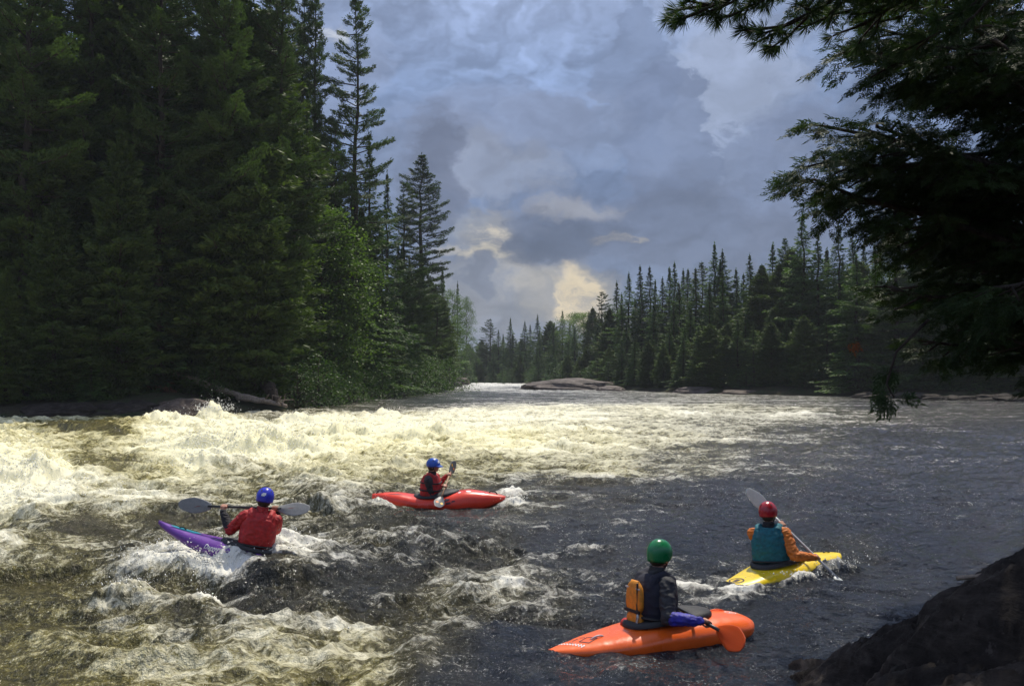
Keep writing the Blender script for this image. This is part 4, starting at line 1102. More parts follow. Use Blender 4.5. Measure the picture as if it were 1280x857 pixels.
def near_pine():
    rs = np.random.RandomState(21)
    root = empty('pine_tree', (6.2, 4.9, .7)); O = np.array(root.location)
    b = MB(); b.tube([(0, 0, -.3), (.05, 0, 3), (0, 0, 8), (0, 0, 12)], [.2, .17, .11, .04], 12)
    N = []
    def tuft(c, d, L=.105, m=26):
        th = rs.rand(m) * 6.28; d = unit(d); a = unit(np.cross(d, [.3, .2, 1])); c2 = np.cross(d, a)
        sp = rs.uniform(.15, .75, m)[:, None]
        dd = unit(d * (1 - sp * .6) + (np.cos(th)[:, None] * a + np.sin(th)[:, None] * c2) * sp)
        l = rs.uniform(.75, 1.1, m) * L
        u = unit(np.cross(dd, rs.normal(0, 1, (m, 3))))
        N.append(rhombs(c + dd * (l * .5)[:, None], dd, u, l, np.full(m, .0042)))
    def branchlet(p, d, L, lev=0):
        n_ = max(3, int(L / .055)); q = p.copy(); pts = [p.copy()]
        for k in range(n_):
            d = unit(d + rs.normal(0, .06, 3) + np.array([0, 0, .01 if lev else -.01])); q = q + d * L / n_; pts.append(q.copy())
            s = unit(np.cross([0, 0, 1], d))
            if k > n_ * .3:
                tuft(q, d + rs.normal(0, .3, 3)); tuft(q, d + rs.normal(0, .5, 3), .09, 14)
            if lev < 1 and rs.rand() < .55:
                sg = rs.choice([-1, 1]); branchlet(q, unit(d + sg * s * .8 + rs.normal(0, .15, 3)), L * rs.uniform(.35, .6), lev + 1)
        tuft(q, d, .11, 34)
        b.tube([tuple(v) for v in pts], [.006 + .004 * (1 - v / len(pts)) for v in range(len(pts))], 4)
    def bough(target, z0, dens=.75, spread=.62, t0=.3):
        A = np.array([0, 0, z0 - O[2]]); B = np.array(target) - O; n_ = int(np.linalg.norm(B - A) / .16); pts = []
        d0 = unit(B - A)
        for k in range(n_ + 1):
            t = k / n_; q = A + (B - A) * t + np.array([0, 0, .35 * math.sin(PI * t)]) + rs.normal(0, .02, 3); pts.append(q)
            if t > t0 and rs.rand() < dens:
                s = unit(np.cross([0, 0, 1], d0))
                for sg in (-1, 1): branchlet(q, unit(d0 * .7 + sg * s * rs.uniform(.4, 1) + np.array([0, 0, rs.uniform(-.45, .2)])), spread * (1.15 - t) + .14)
        branchlet(pts[-1], d0, .2)
        b.tube([tuple(v) for v in pts], [.045 * (1 - .85 * v / len(pts)) + .005 for v in range(len(pts))], 7)
    for (px, py, D, z0) in [(905, 10, 4.9, 6.4), (935, -30, 5.3, 6.9), (985, 30, 5.2, 5.7), (1020, -40, 4.7, 7.4), (1075, 35, 5.6, 5.9), (960, -130, 5.0, 7.6), (1110, -60, 5.5, 7), (1150, -180, 4.6, 8), (1000, -220, 5, 8.6), (1220, 10, 4.4, 6.4), (1180, 30, 5.4, 6.4)]:
        bough(P(px, py, D), z0)
    b.build('trunk', M_BARK, root)
    link('crown', quads_mesh('near_pine_crown', np.concatenate(N)), L_PINE, root)
    tag(root, 'near pine with a long needled bough entering the top right of the picture', 'pine')
    print('near pine quads', sum(len(a) for a in N))
near_pine()
# ------------------------------------------------------------------ kayaks
def plastic(name, col, rough=.28):
    m, n = newmat(name); o = n.obj()
    big = n.noise(o, 3, 3, .5); sc = n.noise(n.mapv(o, (5, 60, 40), (0, 0, .35)), 2.2, 4, .7); s2 = n.noise(n.mapv(o, (8, 90, 60), (0, .3, -.5)), 2, 3, .7)
    scr = n.math('MAXIMUM', n.sstep(sc, .64, .68), n.sstep(s2, .66, .69))
    c = n.vmath('SCALE', tuple(col), sc=n.sstep(big, .3, .7, .88, 1.08))
    c = n.mix(n.math('MULTIPLY', scr, .35), c, tuple(v * .55 + .12 for v in col))
    n.out(n.bsdf(Base_Color=c, Roughness=n.math('ADD', n.math('MULTIPLY', scr, .25), n.sstep(big, .3, .7, rough - .04, rough + .12)), Coat_Weight=.2, Coat_Roughness=.1, Normal=n.bump(n.noise(o, 7, 2, .5), .006)))
    return m
M_ORANGE = plastic('orange_plastic', (.92, .135, .012)); M_RED = plastic('red_plastic', (.80, .045, .016)); M_YEL = plastic('yellow_plastic', (.92, .66, .015)); M_PUR = plastic('purple_plastic', (.13, .030, .28))
M_TEAL = plastic('teal_plastic', (.02, .33, .42)); M_BLACK = plain('black_rubber', (.014, .014, .015), .55, .2, 60); M_WHITE = plain('white_ink', (.78, .77, .76), .5, .05); M_INK = plain('dark_ink', (.05, .02, .03), .5, .1)
M_NEO = plain('black_neoprene', (.022, .022, .025), .62, .25, 40, .002)
M_STEEL = plain('steel', (.55, .55, .55), .3, .1, metal=1); M_SKIN = plain('skin', (.50, .24, .16), .5, .12, 20, spec=.4); M_HAIR = plain('hair', (.03, .02, .012), .7, .3, 80); M_EYE = plain('eye_white', (.75, .72, .68), .25, .05)
M_LIP = plain('lips', (.42, .14, .11), .5, .05)

def table(rows, n=64, sm=3):
    rows = np.array(rows, float); t = np.linspace(-1, 1, n); out = [t]
    for c in range(1, rows.shape[1]):
        v = np.interp(t, rows[:, 0], rows[:, c]); e = np.pad(v, sm, mode='reflect', reflect_type='odd'); k = np.hanning(2 * sm + 3)[1:-1]; k /= k.sum()
        out.append(np.convolve(e, k, 'valid'))
    return out

HULLS = {
 # t, half width, keel z, chine z, deck z
 'play': (1.98, [(-1, .035, .025, .04, .06), (-.85, .13, -.01, .03, .085), (-.6, .24, -.05, .04, .125), (-.3, .32, -.085, .06, .17), (0, .34, -.10, .08, .215), (.3, .33, -.09, .08, .22), (.55, .31, -.06, .08, .215), (.8, .27, -.03, .075, .195), (.93, .22, .0, .075, .17), (.985, .15, .03, .08, .145), (1, .09, .06, .085, .12)]),
 'creek': (2.46, [(-1, .05, .13, .17, .22), (-.85, .14, .03, .13, .245), (-.6, .24, -.06, .10, .25), (-.3, .30, -.10, .07, .195), (0, .32, -.11, .07, .215), (.3, .31, -.10, .09, .30), (.45, .29, -.09, .10, .325), (.7, .22, -.02, .12, .29), (.88, .13, .08, .16, .25), (1, .05, .16, .19, .215)]),
 'squirt': (2.3, [(-1, .03, .0, .02, .04), (-.8, .14, -.03, .02, .07), (-.5, .25, -.06, .04, .11), (-.2, .32, -.08, .06, .18), (0, .33, -.08, .07, .19), (.3, .31, -.07, .07, .20), (.6, .25, -.03, .07, .18), (.85, .17, .03, .08, .145), (.96, .10, .06, .09, .13), (1, .04, .08, .10, .115)]),
 'slalom': (2.62, [(-1, .02, .04, .05, .07), (-.7, .15, -.03, .02, .08), (-.4, .25, -.07, .03, .12), (-.1, .30, -.09, .04, .16), (.1, .30, -.09, .05, .18), (.35, .26, -.06, .07, .175), (.6, .18, .0, .10, .18), (.8, .105, .08, .14, .20), (.92, .055, .14, .175, .22), (1, .016, .19, .215, .24)]),
}
def hull_mesh(kind):
    L, rows = HULLS[kind]; t, w, zk, zc, zd = table(rows)
    b = MB(); rings = []
    for i in range(len(t)):
        ring = []
        for j in range(40):
            a = 2 * PI * j / 40; c, s = math.cos(a), math.sin(a)
            y = w[i] * math.copysign(abs(c) ** .62, c)
            z = zc[i] + (zd[i] - zc[i]) * abs(s) ** 1.15 if s > 0 else zc[i] - (zc[i] - zk[i]) * abs(s) ** .8
            ring.append((t[i] * L / 2, y, z))
        rings.append(ring)
    b.loft(rings); return b.mesh('hull')

def decal(name, polys, hull_bvh, mode, mat, parent, off=.003):
    """flat marks pressed onto the hull: mode 'top' takes (x,y), 'side' takes (x,z) of the +y side, 'side-' the other"""
    bm = bmesh.new()
    for p in polys:
        bm.faces.new([bm.verts.new((a, b_, 0)) for a, b_ in p])
    bmesh.ops.triangulate(bm, faces=bm.faces)
    for _ in range(5):
        e = [e for e in bm.edges if e.calc_length() > .02]
        if not e: break
        bmesh.ops.subdivide_edges(bm, edges=e, cuts=1); bmesh.ops.triangulate(bm, faces=bm.faces)
    for v in bm.verts:
        a, b_ = v.co.x, v.co.y
        if mode == 'top': o, d = Vector((a, b_, 2)), Vector((0, 0, -1))
        else:
            sg = 1 if mode == 'side' else -1; o, d = Vector((a, 2 * sg, b_)), Vector((0, -sg, 0))
        h = hull_bvh.ray_cast(o, d)
        v.co = (h[0] + h[1] * off * (1 if h[1].dot(d) < 0 else -1)) if h[0] else Vector((a, b_ if mode == 'top' else 0, .1))
    me = bpy.data.meshes.new(name); bm.to_mesh(me); bm.free()
    return link(name, me, mat, parent)

def letters(txt, size, flip=False):
    cu = bpy.data.curves.new('t', 'FONT'); cu.body = txt; cu.size = size; cu.shear = .35; cu.resolution_u = 2; cu.offset = size * .012
    o = bpy.data.objects.new('t', cu); COL.objects.link(o); dg = bpy.context.evaluated_depsgraph_get()
    me = bpy.data.meshes.new_from_object(o.evaluated_get(dg)); bpy.data.objects.remove(o)
    k = -1 if flip else 1; wd = max(v.co.x for v in me.vertices)
    return [[((v_.x - wd / 2) * k, v_.y) for v_ in (me.vertices[i].co for i in (p.vertices if not flip else reversed(p.vertices)))] for p in me.polygons]

def rimpts(kind, x0, x1, hw, lift, n=40, grow=0.0):
    L, rows = HULLS[kind]; t, w, zk, zc, zd = table(rows); pts = []
    xc, hl = (x0 + x1) / 2, (x1 - x0) / 2 + grow
    for j in range(n):
        a = 2 * PI * j / n; c, s = math.cos(a), math.sin(a)
        x = xc + hl * c; y = (hw + grow) * math.copysign(abs(s) ** .9, s) * (1 - .12 * c)
        pts.append(Vector((x, y, float(np.interp(2 * x / L, t, zd)) + lift)))
    return pts

def kayak(kind, loc, yaw, pitch, roll, mat, label, rim=(-.30, .52, .235)):
    root = empty('kayak', loc); root.rotation_mode = 'XYZ'; root.rotation_euler = (roll, -pitch, yaw)
    me = hull_mesh(kind); smooth(me); bvh = BVHTree.FromPolygons([v.co for v in me.vertices], [p.vertices[:] for p in me.polygons])
    link('hull', me, mat, root)
    b = MB(); p = rimpts(kind, *rim, .012); n = len(p)
    rings = [[p[i] + Vector((0, 0, .012 * math.sin(2 * PI * k / 8))) + (p[i] - Vector(((rim[0] + rim[1]) / 2, 0, p[i].z))).normalized() * .014 * math.cos(2 * PI * k / 8) for k in range(8)] for i in range(n)]
    v = [q for r in rings for q in r]; b.add(v, [(i * 8 + k, i * 8 + (k + 1) % 8, ((i + 1) % n) * 8 + (k + 1) % 8, ((i + 1) % n) * 8 + k) for i in range(n) for k in range(8)])
    b.build('cockpit_rim', M_BLACK, root)
    tag(root, label, 'kayak')
    return root, bvh
def on_hull(bvh, x, y): h = bvh.ray_cast(Vector((x, y, 2)), Vector((0, 0, -1))); return h[0]
def handle(root, bvh, x0, x1, mat, h=.035, r=.009, y=0):
    a, c = on_hull(bvh, x0, y), on_hull(bvh, x1, y); b = MB(); pts = []
    for k in range(9):
        t = k / 8; q = a.lerp(c, t); pts.append(q + Vector((0, 0, h * math.sin(PI * t) ** .6 - .004)))
    b.tube(pts, r, 8); return b.build('grab_handle', mat, root)

# ------------------------------------------------------------------ people
def ik(S, Wp, l1, l2, hint):
    d = Wp - S; L = min(d.length, (l1 + l2) * .995); u = d.normalized()
    a = (l1 * l1 - l2 * l2 + L * L) / (2 * L); h = math.sqrt(max(0, l1 * l1 - a * a))
    n = (hint - u * hint.dot(u)).normalized()
    return S + u * a + n * h

def person(root_m, kind, rim, lean, twist, head_yaw, head_pitch, hands, hints, cfg, label, scale=1.0):
    """root_m: world matrix of the kayak frame. hands: {'L': (grip, shaft axis), 'R': ...} in world space"""
    inv = root_m.inverted()
    seat = cfg.get('seat', 0.0)
    hip = Vector((seat, 0, .10)); h0 = Vector((0, 0, .10)); sx = Vector((seat, 0, 0))
    T = Matrix.Translation(hip) @ Matrix.Rotation(twist, 4, 'Z') @ Matrix.Rotation(lean, 4, 'Y') @ Matrix.Translation(-h0)
    t_ = lambda *p: T @ Vector(p)
    Mt = T.to_3x3()
    b = MB(); j = MB(); SL = []; CF = []
    # skin body
    b.ellipsoid(hip + Vector((0, 0, .04)), (.13, .17, .12)); b.ellipsoid(t_(0, 0, .28), (.105, .145, .15), Mt); b.ellipsoid(t_(0, 0, .44), (.105, .16, .13), Mt)
    b.capsule(t_(-.01, .13, .53), t_(-.01, -.13, .53), .055); b.capsule(t_(0, 0, .52), t_(.015, 0, .66), .056, .052)
    for sg in (1, -1):
        b.capsule(hip + Vector((0, .09 * sg, -.03)), sx + Vector((.38, .13 * sg, .045)), .07, .05); b.capsule(sx + Vector((.38, .13 * sg, .045)), sx + Vector((.66, .09 * sg, .03)), .042, .03)
    Hm = T @ Matrix.Translation((.02, 0, .66)) @ Matrix.Rotation(head_yaw, 4, 'Z') @ Matrix.Rotation(head_pitch - lean * .6, 4, 'Y')
    h_ = lambda *p: Hm @ Vector(p); Hr = Hm.to_3x3()
    b.capsule(t_(.005, 0, .6), h_(0, 0, .04), .052, .05)
    b.ellipsoid(h_(.0, 0, .105), (.095, .076, .108), Hr); b.ellipsoid(h_(.045, 0, .045), (.050, .052, .055), Hr)
    b.capsule(h_(.088, 0, .098), h_(.108, 0, .072), .008, .013, 8); b.capsule(h_(.074, -.03, .118), h_(.074, .03, .118), .014, .014, 8); b.ellipsoid(h_(.084, 0, .022), (.018, .022, .014), Hr)
    b.capsule(h_(.088, -.014, .048), h_(.088, .014, .048), .008, .008, 8)
    for sg in (1, -1):
        b.ellipsoid(h_(-.005, .078 * sg, .085), (.018, .008, .03), Hr); b.ellipsoid(h_(.066, .038 * sg, .075), (.022, .020, .02), Hr)
    # jacket over it
    j.ellipsoid(hip + Vector((0, 0, .06)), (.145, .185, .12)); j.ellipsoid(t_(0, 0, .28), (.125, .168, .17), Mt); j.ellipsoid(t_(-.005, 0, .44), (.125, .18, .145), Mt)
    j.capsule(t_(-.015, .14, .525), t_(-.015, -.14, .525), .070); j.capsule(t_(0, 0, .53), t_(.012, 0, .66), .084, .066)
    for sd_, sg in (('L', 1), ('R', -1)):
        G, ax = hands[sd_]; G = inv @ G; ax = (inv.to_3x3() @ ax).normalized()
        S = t_(-.01, .185 * sg, .52)
        hint = Vector(hints[sd_])
        ap = (G - S).normalized(); E0 = ik(S, G - ap * .06, .29 * scale, .27 * scale, hint)
        a = G - E0; a = (a - ax * a.dot(ax)).normalized(); bb = ax.cross(a)
        if bb.z < 0: bb = -bb; ax = -ax
        wr = G - a * .075 + bb * .022
        E = ik(S, wr, .29 * scale, .27 * scale, hint)
        if (wr - E).length > .30: E = wr + (E - wr).normalized() * .28
        b.capsule(S, E, .048, .038); b.capsule(E, wr, .036, .025); 
        b.capsule(wr, G - a * .018 + bb * .026, .026, .022); b.capsule(G + bb * .027 - ax * .03 - a * .012, G + bb * .027 + ax * .03 - a * .012, .018, .017, 10)
        for i in range(4):
            o = G + ax * (-.031 + .0208 * i); r0 = [.0088, .0094, .0092, .0080][i]; ln = [.9, 1.0, .97, .82][i]
            pts = [o + (bb * math.cos(q) + a * math.sin(q)) * .0275 for q in (0.15, 1.05 * ln, 2.0 * ln, 3.0 * ln)]
            for p, q in zip(pts, pts[1:]): b.capsule(p, q, r0, r0 * .93, 8)
        tb = G - a * .03 + bb * .012 - ax * .036; tm = G - a * .032 - bb * .012 - ax * .020; te = G - a * .008 - bb * .029 + ax * .008
        b.capsule(tb, tm, .012, .0105, 8); b.capsule(tm, te, .0105, .009, 8)
        k1, k2 = S.lerp(E, .5), wr
        sl = MB(); sl.capsule(S + (E - S) * .06, E, .078, .062); sl.capsule(E, E.lerp(wr, .14), .060, .057); sl.capsule(t_(-.012, .15 * sg, .528), S, .074, .077); SL.append(sl)
        cf = MB(); cf.capsule(E.lerp(wr, .14), E.lerp(wr, .80), .061, .045); cf.capsule(E.lerp(wr, .8), wr, .038, .036); CF.append(cf)
    P_ = b.remesh('person', M_SKIN, None, .0055, 4)
    P_.matrix_world = root_m
    def part(mb, name, mat, **k): o = mb.remesh(name, mat, P_, **k); return o
    part(j, 'jacket', cfg['jacket'], voxel=.009, it=5, wrinkle=.012, seed=cfg['seed'], wscale=11, keep=[(t_(0, 0, .665), Mt @ Vector((0, 0, 1)))])
    for k in (0, 1):
        part(SL[k], 'sleeve', cfg.get('sleeve', cfg['jacket']), voxel=.008, it=4, wrinkle=.012, seed=cfg['seed'] + 15 + k, wscale=13)
        part(CF[k], 'cuff', cfg['cuff'], voxel=.007, it=4, wrinkle=.010, seed=cfg['seed'] + 5 + k, wscale=17)
    # life vest
    v = MB(); rings = []
    for (z, rx, ry) in [(.15, .13, .178), (.18, .165, .208), (.27, .182, .218), (.36, .188, .220), (.44, .184, .212), (.51, .168, .192), (.565, .135, .165), (.595, .095, .125)]:
        rings.append([t_(-.004 + rx * math.copysign(abs(math.cos(q)) ** .8, math.cos(q)), ry * math.copysign(abs(math.sin(q)) ** .8, math.sin(q)), z) for q in [2 * PI * k / 32 for k in range(32)]])
    v.loft(rings)
    for sg in (1, -1):
        v.tube([t_(.12, .10 * sg, .46), t_(.085, .112 * sg, .56), t_(0, .118 * sg, .60), t_(-.085, .112 * sg, .565), t_(-.13, .10 * sg, .46)], .048, 10)
    V = part(v, 'life_vest', cfg['vest'], voxel=.009, it=5, wrinkle=cfg.get('vw', .004), seed=cfg['seed'] + 9, wscale=9)
    belt = MB(); 
    for z, rx, ry in cfg.get('belts', [(.24, .186, .222)]):
        pts = [t_(-.004 + rx * math.copysign(abs(math.cos(q)) ** .8, math.cos(q)), ry * math.copysign(abs(math.sin(q)) ** .8, math.sin(q)), z) for q in [2 * PI * k / 40 for k in range(41)]]
        belt.tube(pts, .013, 6)
    belt.build('strap', M_BLACK, V)
    # helmet: an open shell with a rolled rim
    hb = MB(); hx, hy, hz = cfg.get('hsize', (.130, .108, .132)); low = cfg.get('hlow', -.35)
    def hs(u, w_, g=0.0):                    # u around, w 0 top .. 1 rim
        front = math.cos(u); lim = PI / 2 + (-low if front < .3 else -low * .2 - .18 * (front - .3)) * 1.0
        th = w_ * (PI / 2 + (-low) * (1 - max(0, front)) ** .5 * 1.0 - .10 * max(0, front))
        if th > PI / 2: rr_, zz_ = 1 - .16 * (th - PI / 2), -(th - PI / 2) * .92
        else: rr_, zz_ = math.sin(th) ** .92, math.cos(th)
        return h_((hx - g) * rr_ * math.cos(u) - .004, (hy - g) * rr_ * math.sin(u), .118 + (hz - g) * zz_)
    NU, NW = 36, 12
    vs = [h_(-.004, 0, .118 + hz)]; fs = []
    for w_ in range(1, NW + 1): vs += [hs(2 * PI * k / NU, w_ / NW) for k in range(NU)]
    for w_ in range(NW, 0, -1): vs += [hs(2 * PI * k / NU, w_ / NW, .012) for k in range(NU)]
    vs.append(h_(-.004, 0, .118 + hz - .012)); last = len(vs) - 1; nr = 2 * NW
    for k in range(NU): fs.append((0, 1 + k, 1 + (k + 1) % NU)); fs.append((last, 1 + (nr - 1) * NU + (k + 1) % NU, 1 + (nr - 1) * NU + k))
    for r_ in range(nr - 1):
        for k in range(NU): fs.append((1 + r_ * NU + k, 1 + (r_ + 1) * NU + k, 1 + (r_ + 1) * NU + (k + 1) % NU, 1 + r_ * NU + (k + 1) % NU))
    hb.add(vs, fs); Hh = hb.build('helmet', cfg['helmet'], P_)
    hbv = BVHTree.FromPolygons([Vector(q) for q in vs], fs)
    if cfg.get('visor'):
        vv = []; ff = []
        for layer in (0, -.007):
            for k in range(13):
                u = -1.0 + 2.0 * k / 12
                for e_, dz in ((0, 0), (.6, -.010), (1, -.022)):
                    vv.append(h_((hx - .006 + .055 * e_ * math.cos(u)) * math.cos(u), (hy - .006 + .02 * e_) * math.sin(u), .112 + .012 + dz + layer))
        m_ = 39
        for k in range(12):
            for q in range(2):
                i = k * 3 + q; ff += [(i, i + 1, i + 4, i + 3), (m_ + i, m_ + i + 3, m_ + i + 4, m_ + i + 1)]
            ff.append((k * 3 + 2, m_ + k * 3 + 2, m_ + k * 3 + 5, k * 3 + 5))
        x_ = MB(); x_.add(vv, ff); x_.build('visor', cfg['visor'], Hh)
    if cfg.get('mark'):
        mk = MB(); 
        for (u0, w0, su, sw) in cfg['mark']:
            g = [[hs(u0 + su * (a_ - 2) / 2, w0 + sw * (c_ - 2) / 2, -.0025) for a_ in range(5)] for c_ in range(5)]
            base = [q for row in g for q in row]
            mk.add(base, [(r_ * 5 + c_, r_ * 5 + c_ + 1, (r_ + 1) * 5 + c_ + 1, (r_ + 1) * 5 + c_) for r_ in range(4) for c_ in range(4) if (r_, c_) not in ((0, 0), (3, 3))])
        mk.build('helmet_mark', cfg.get('markmat', M_WHITE), Hh, sm=True)
    if cfg.get('vents'):
        for u0, w0 in ((.55, .38), (-.55, .38), (2.4, .42), (-2.4, .42), (1.5, .45), (-1.5, .45), (3.1, .25)):
            vt = MB(); g = [hs(u0 + .10 * math.cos(2 * PI * k / 10), w0 + .055 * math.sin(2 * PI * k / 10), -.0022) for k in range(10)]
            vt.add(g, [tuple(range(10))]); vt.build('helmet_vent', M_BLACK, Hh, sm=False)
    st = MB()
    for sg in (1, -1): st.tube([h_(.02, .088 * sg, .09), h_(.035, .068 * sg, .03), h_(.045, .03 * sg, -.008), h_(.045, 0, -.014)], .007, 6)
    st.build('chin_strap', M_BLACK, Hh)
    hr = MB(); hr.ellipsoid(h_(-.022, 0, .085), (.086, .084, .088), Hr); hr.build('hair', M_HAIR, P_)
    for sg in (1, -1):
        ey = MB(); ey.ellipsoid(h_(.080, .033 * sg, .094), (.012, .015, .011), Hr, 10, 8); eo = ey.build('eye', M_EYE, P_)
        pu = MB(); pu.ellipsoid(h_(.091, .033 * sg, .094), (.004, .006, .006), Hr, 8, 6); pu.build('pupil', M_BLACK, eo)
    lp = MB(); lp.ellipsoid(h_(.0955, 0, .048), (.006, .022, .006), Hr, 12, 8); lp.build('lips', M_LIP, P_)
    # spray skirt from the rim up to the waist
    sk = MB(); n = 40; R0 = rimpts(kind, *rim, .002, n, .022); R1 = rimpts(kind, *rim, .024, n, .006)
    wst = [t_(.142 * math.cos(2 * PI * k / n), .182 * math.sin(2 * PI * k / n), .235) for k in range(n)]
    Rm = [R1[k].lerp(wst[k], .60) - Vector((0, 0, .07)) for k in range(n)]
    for k in range(n): Rm[k].z = max(Rm[k].z, R1[k].z + .012)
    w2 = [t_(.150 * math.cos(2 * PI * k / n), .190 * math.sin(2 * PI * k / n), .17) for k in range(n)]
    sk.loft([[q - Vector((0, 0, .02)) for q in R0], R0, R1, Rm, w2, wst], cap=False)
    s_ = sk.build('spray_skirt', cfg.get('skirt', M_NEO), P_)
    return P_, V, T, tag(P_, label, 'person')

def paddle(G1, G2, e1, e2, n1, n2, bmat1, bmat2, smat, label, bl=.44, bw=.20, logo=None):
    """shaft through the two grips, running e1 past G1 and e2 past G2 before each blade starts"""
    d = (G2 - G1).normalized(); A = G1 - d * e1; B = G2 + d * e2; mid = (A + B) / 2
    root = empty('paddle', mid); s = MB(); s.tube([A - mid, G1 - mid, G2 - mid, B - mid], .0155, 10); s.build('shaft', smat, root)
    for p, dd, nn, m in ((A, -d, n1, bmat1), (B, d, n2, bmat2)):
        nn = Vector(nn); nn = (nn - dd * nn.dot(dd)).normalized(); sd_ = dd.cross(nn)
        b = MB(); rings = []
        for i in range(17):
            t = i / 16; w = bw / 2 * (math.sin(PI * min(1, t * .86 + .07) ** .72) ** .55) * (.55 + .5 * min(1, t * 1.8)) if t < 1 else .01
            w = max(w, .016); th = .012 * (1 - t) ** 1.5 + .0035; c = p - mid + dd * (bl * t - .04) + nn * (.045 * t * t - .01)
            ring = []
            for k in range(16):
                a = 2 * PI * k / 16; y = w * math.cos(a)
                ring.append(c + sd_ * (y + .012 * t) + nn * (th * math.sin(a) + .35 * y * y + (.010 * math.exp(-(y / .012) ** 2) * (1 - t))))
            rings.append(ring)
        b.loft(rings); bo = b.build('blade', m, root)
        if logo:
            for (t, yo, lx, ly, lm) in logo:
                c = p - mid + dd * (bl * t - .04) + nn * (.045 * t * t - .01)
                for sgn in (1, -1):
                    q = MB(); off = nn * ((.35 * yo * yo) + (.0145 - .009 * t) * sgn)
                    vs = [c + sd_ * yo + off - dd * lx, c + sd_ * (yo + ly) + off, c + sd_ * yo + off + dd * lx, c + sd_ * (yo - ly) + off]
                    q.add(vs, [(0, 1, 2, 3)] if sgn > 0 else [(3, 2, 1, 0)]); q.build('blade_logo', lm, bo, sm=False)
    return tag(root, label, 'paddle')

def frame_of(root, dz=0.0):
    return Matrix.Translation((0, 0, dz)) @ Matrix.Translation(root.location) @ root.rotation_euler.to_matrix().to_4x4()

C_NAVY = plain('navy_fabric', (.012, .013, .026), .8, .3, 25, .003); C_GREY = plain('charcoal_fabric', (.030, .030, .034), .75, .3, 25, .003)
C_BLUE = plain('blue_fabric', (.035, .03, .33), .6, .3, 25, .003); C_ORG = plain('orange_fabric', (.62, .17, .02), .65, .2, 25, .003); C_AMB = plain('amber_fabric', (.72, .26, .02), .6, .18, 25, .002)
C_RED = plain('red_fabric', (.42, .018, .018), .65, .25, 25, .003); C_TEAL = plain('teal_fabric', (.010, .125, .16), .75, .25, 25, .003); C_DK = plain('black_fabric', (.016, .014, .018), .8, .3, 25, .003); C_SIL = plain('reflective_tape', (.5, .5, .52), .35, .1)
H_GRN = plastic('green_shell', (.003, .17, .05), .2); H_RED = plastic('crimson_shell', (.40, .012, .022), .2); H_BLU = plastic('blue_shell', (.02, .10, .50), .25); H_BL2 = plastic('royal_blue_shell', (.025, .035, .52), .22)
B_GREY = plain('grey_blade', (.22, .22, .215), .4, .08, spec=.5); B_DARK = plain('dark_blade', (.07, .075, .085), .35, .1); B_WHT = plain('pale_blade', (.62, .64, .62), .35, .06)
def orange_blade():
    m, n = newmat('translucent_orange_blade')
    b = n.bsdf(Base_Color=(.75, .12, .02), Roughness=.3); t = n.node('ShaderNodeBsdfTranslucent', {'Color': (.85, .16, .03, 1)})
    mx = n.node('ShaderNodeMixShader', {'Fac': .45}); n.l.new(b, mx.inputs[1]); n.l.new(t.outputs[0], mx.inputs[2]); n.out(mx.outputs[0]); return m
B_ORG = orange_blade(); S_CARB = plain('carbon_shaft', (.02, .02, .022), .35, .1); S_ALU = plain('pale_shaft', (.45, .45, .47), .4, .1); S_DOT = plain('banded_shaft', (.30, .17, .09), .5, .6, 18)

# A: orange boat, nearest
rimA = (-.25, .56, .24)
kA, bvA = kayak('play', (1.27, 8.02, -.02), R(17), R(1.5), R(-2), M_ORANGE, 'orange kayak nearest the camera with a blunt round bow and a white logo ring', rimA)
handle(kA, bvA, -.62, -.50, C_SIL, .02, .008, -.06); handle(kA, bvA, .62, .78, M_ORANGE, .018, .007, .08)
ringo = []
for k in range(20):
    a, c = 2 * PI * k / 20, 2 * PI * (k + 1) / 20; ringo.append([(.80 + .055 * math.cos(a), .055 * math.sin(a)), (.80 + .055 * math.cos(c), .055 * math.sin(c)), (.80 + .046 * math.cos(c), .046 * math.sin(c)), (.80 + .046 * math.cos(a), .046 * math.sin(a))])
for k in range(5):
    a = 2 * PI * k / 5; ringo.append([(.80, 0), (.80 + .012 * math.cos(a - .5), .012 * math.sin(a - .5)), (.80 + .038 * math.cos(a), .038 * math.sin(a)), (.80 + .012 * math.cos(a + .5), .012 * math.sin(a + .5))])
decal('logo_ring', ringo, bvA, 'top', M_WHITE, kA)
strip = [(-.905 + .16 * (k % 2) * 0, 0) for k in range(0)]
decal('white_lettering', [[(-.88 + .018 * k + o, .06 - .022 * k), (-.865 + .018 * k + o, .06 - .022 * k), (-.872 + .018 * k + o, .043 - .022 * k), (-.887 + .018 * k + o, .043 - .022 * k)] for k in range(9) for o in (0, .02)], bvA, 'top', M_WHITE, kA)
dk = []
for (x0, y0, x1, y1) in [(-.80, .07, -.74, .085), (-.76, .03, -.70, .05), (-.72, -.03, -.62, .02), (-.72, -.03, -.66, -.11), (-.66, -.11, -.56, -.07), (-.56, -.07, -.62, .02), (-.68, .06, -.64, .03), (-.80, .02, -.77, -.02), (-.63, -.055, -.61, -.045)]:
    dx, dy = x1 - x0, y1 - y0; l = math.hypot(dx, dy); nx, ny = -dy / l * .005, dx / l * .005; dk.append([(x0 - nx, y0 - ny), (x1 - nx, y1 - ny), (x1 + nx, y1 + ny), (x0 + nx, y0 + ny)])
decal('dark_graphic', dk, bvA, 'top', M_INK, kA)
gL, gR = P(836, 753, 8.32), P(884, 779, 7.66); ax = (gR - gL).normalized()
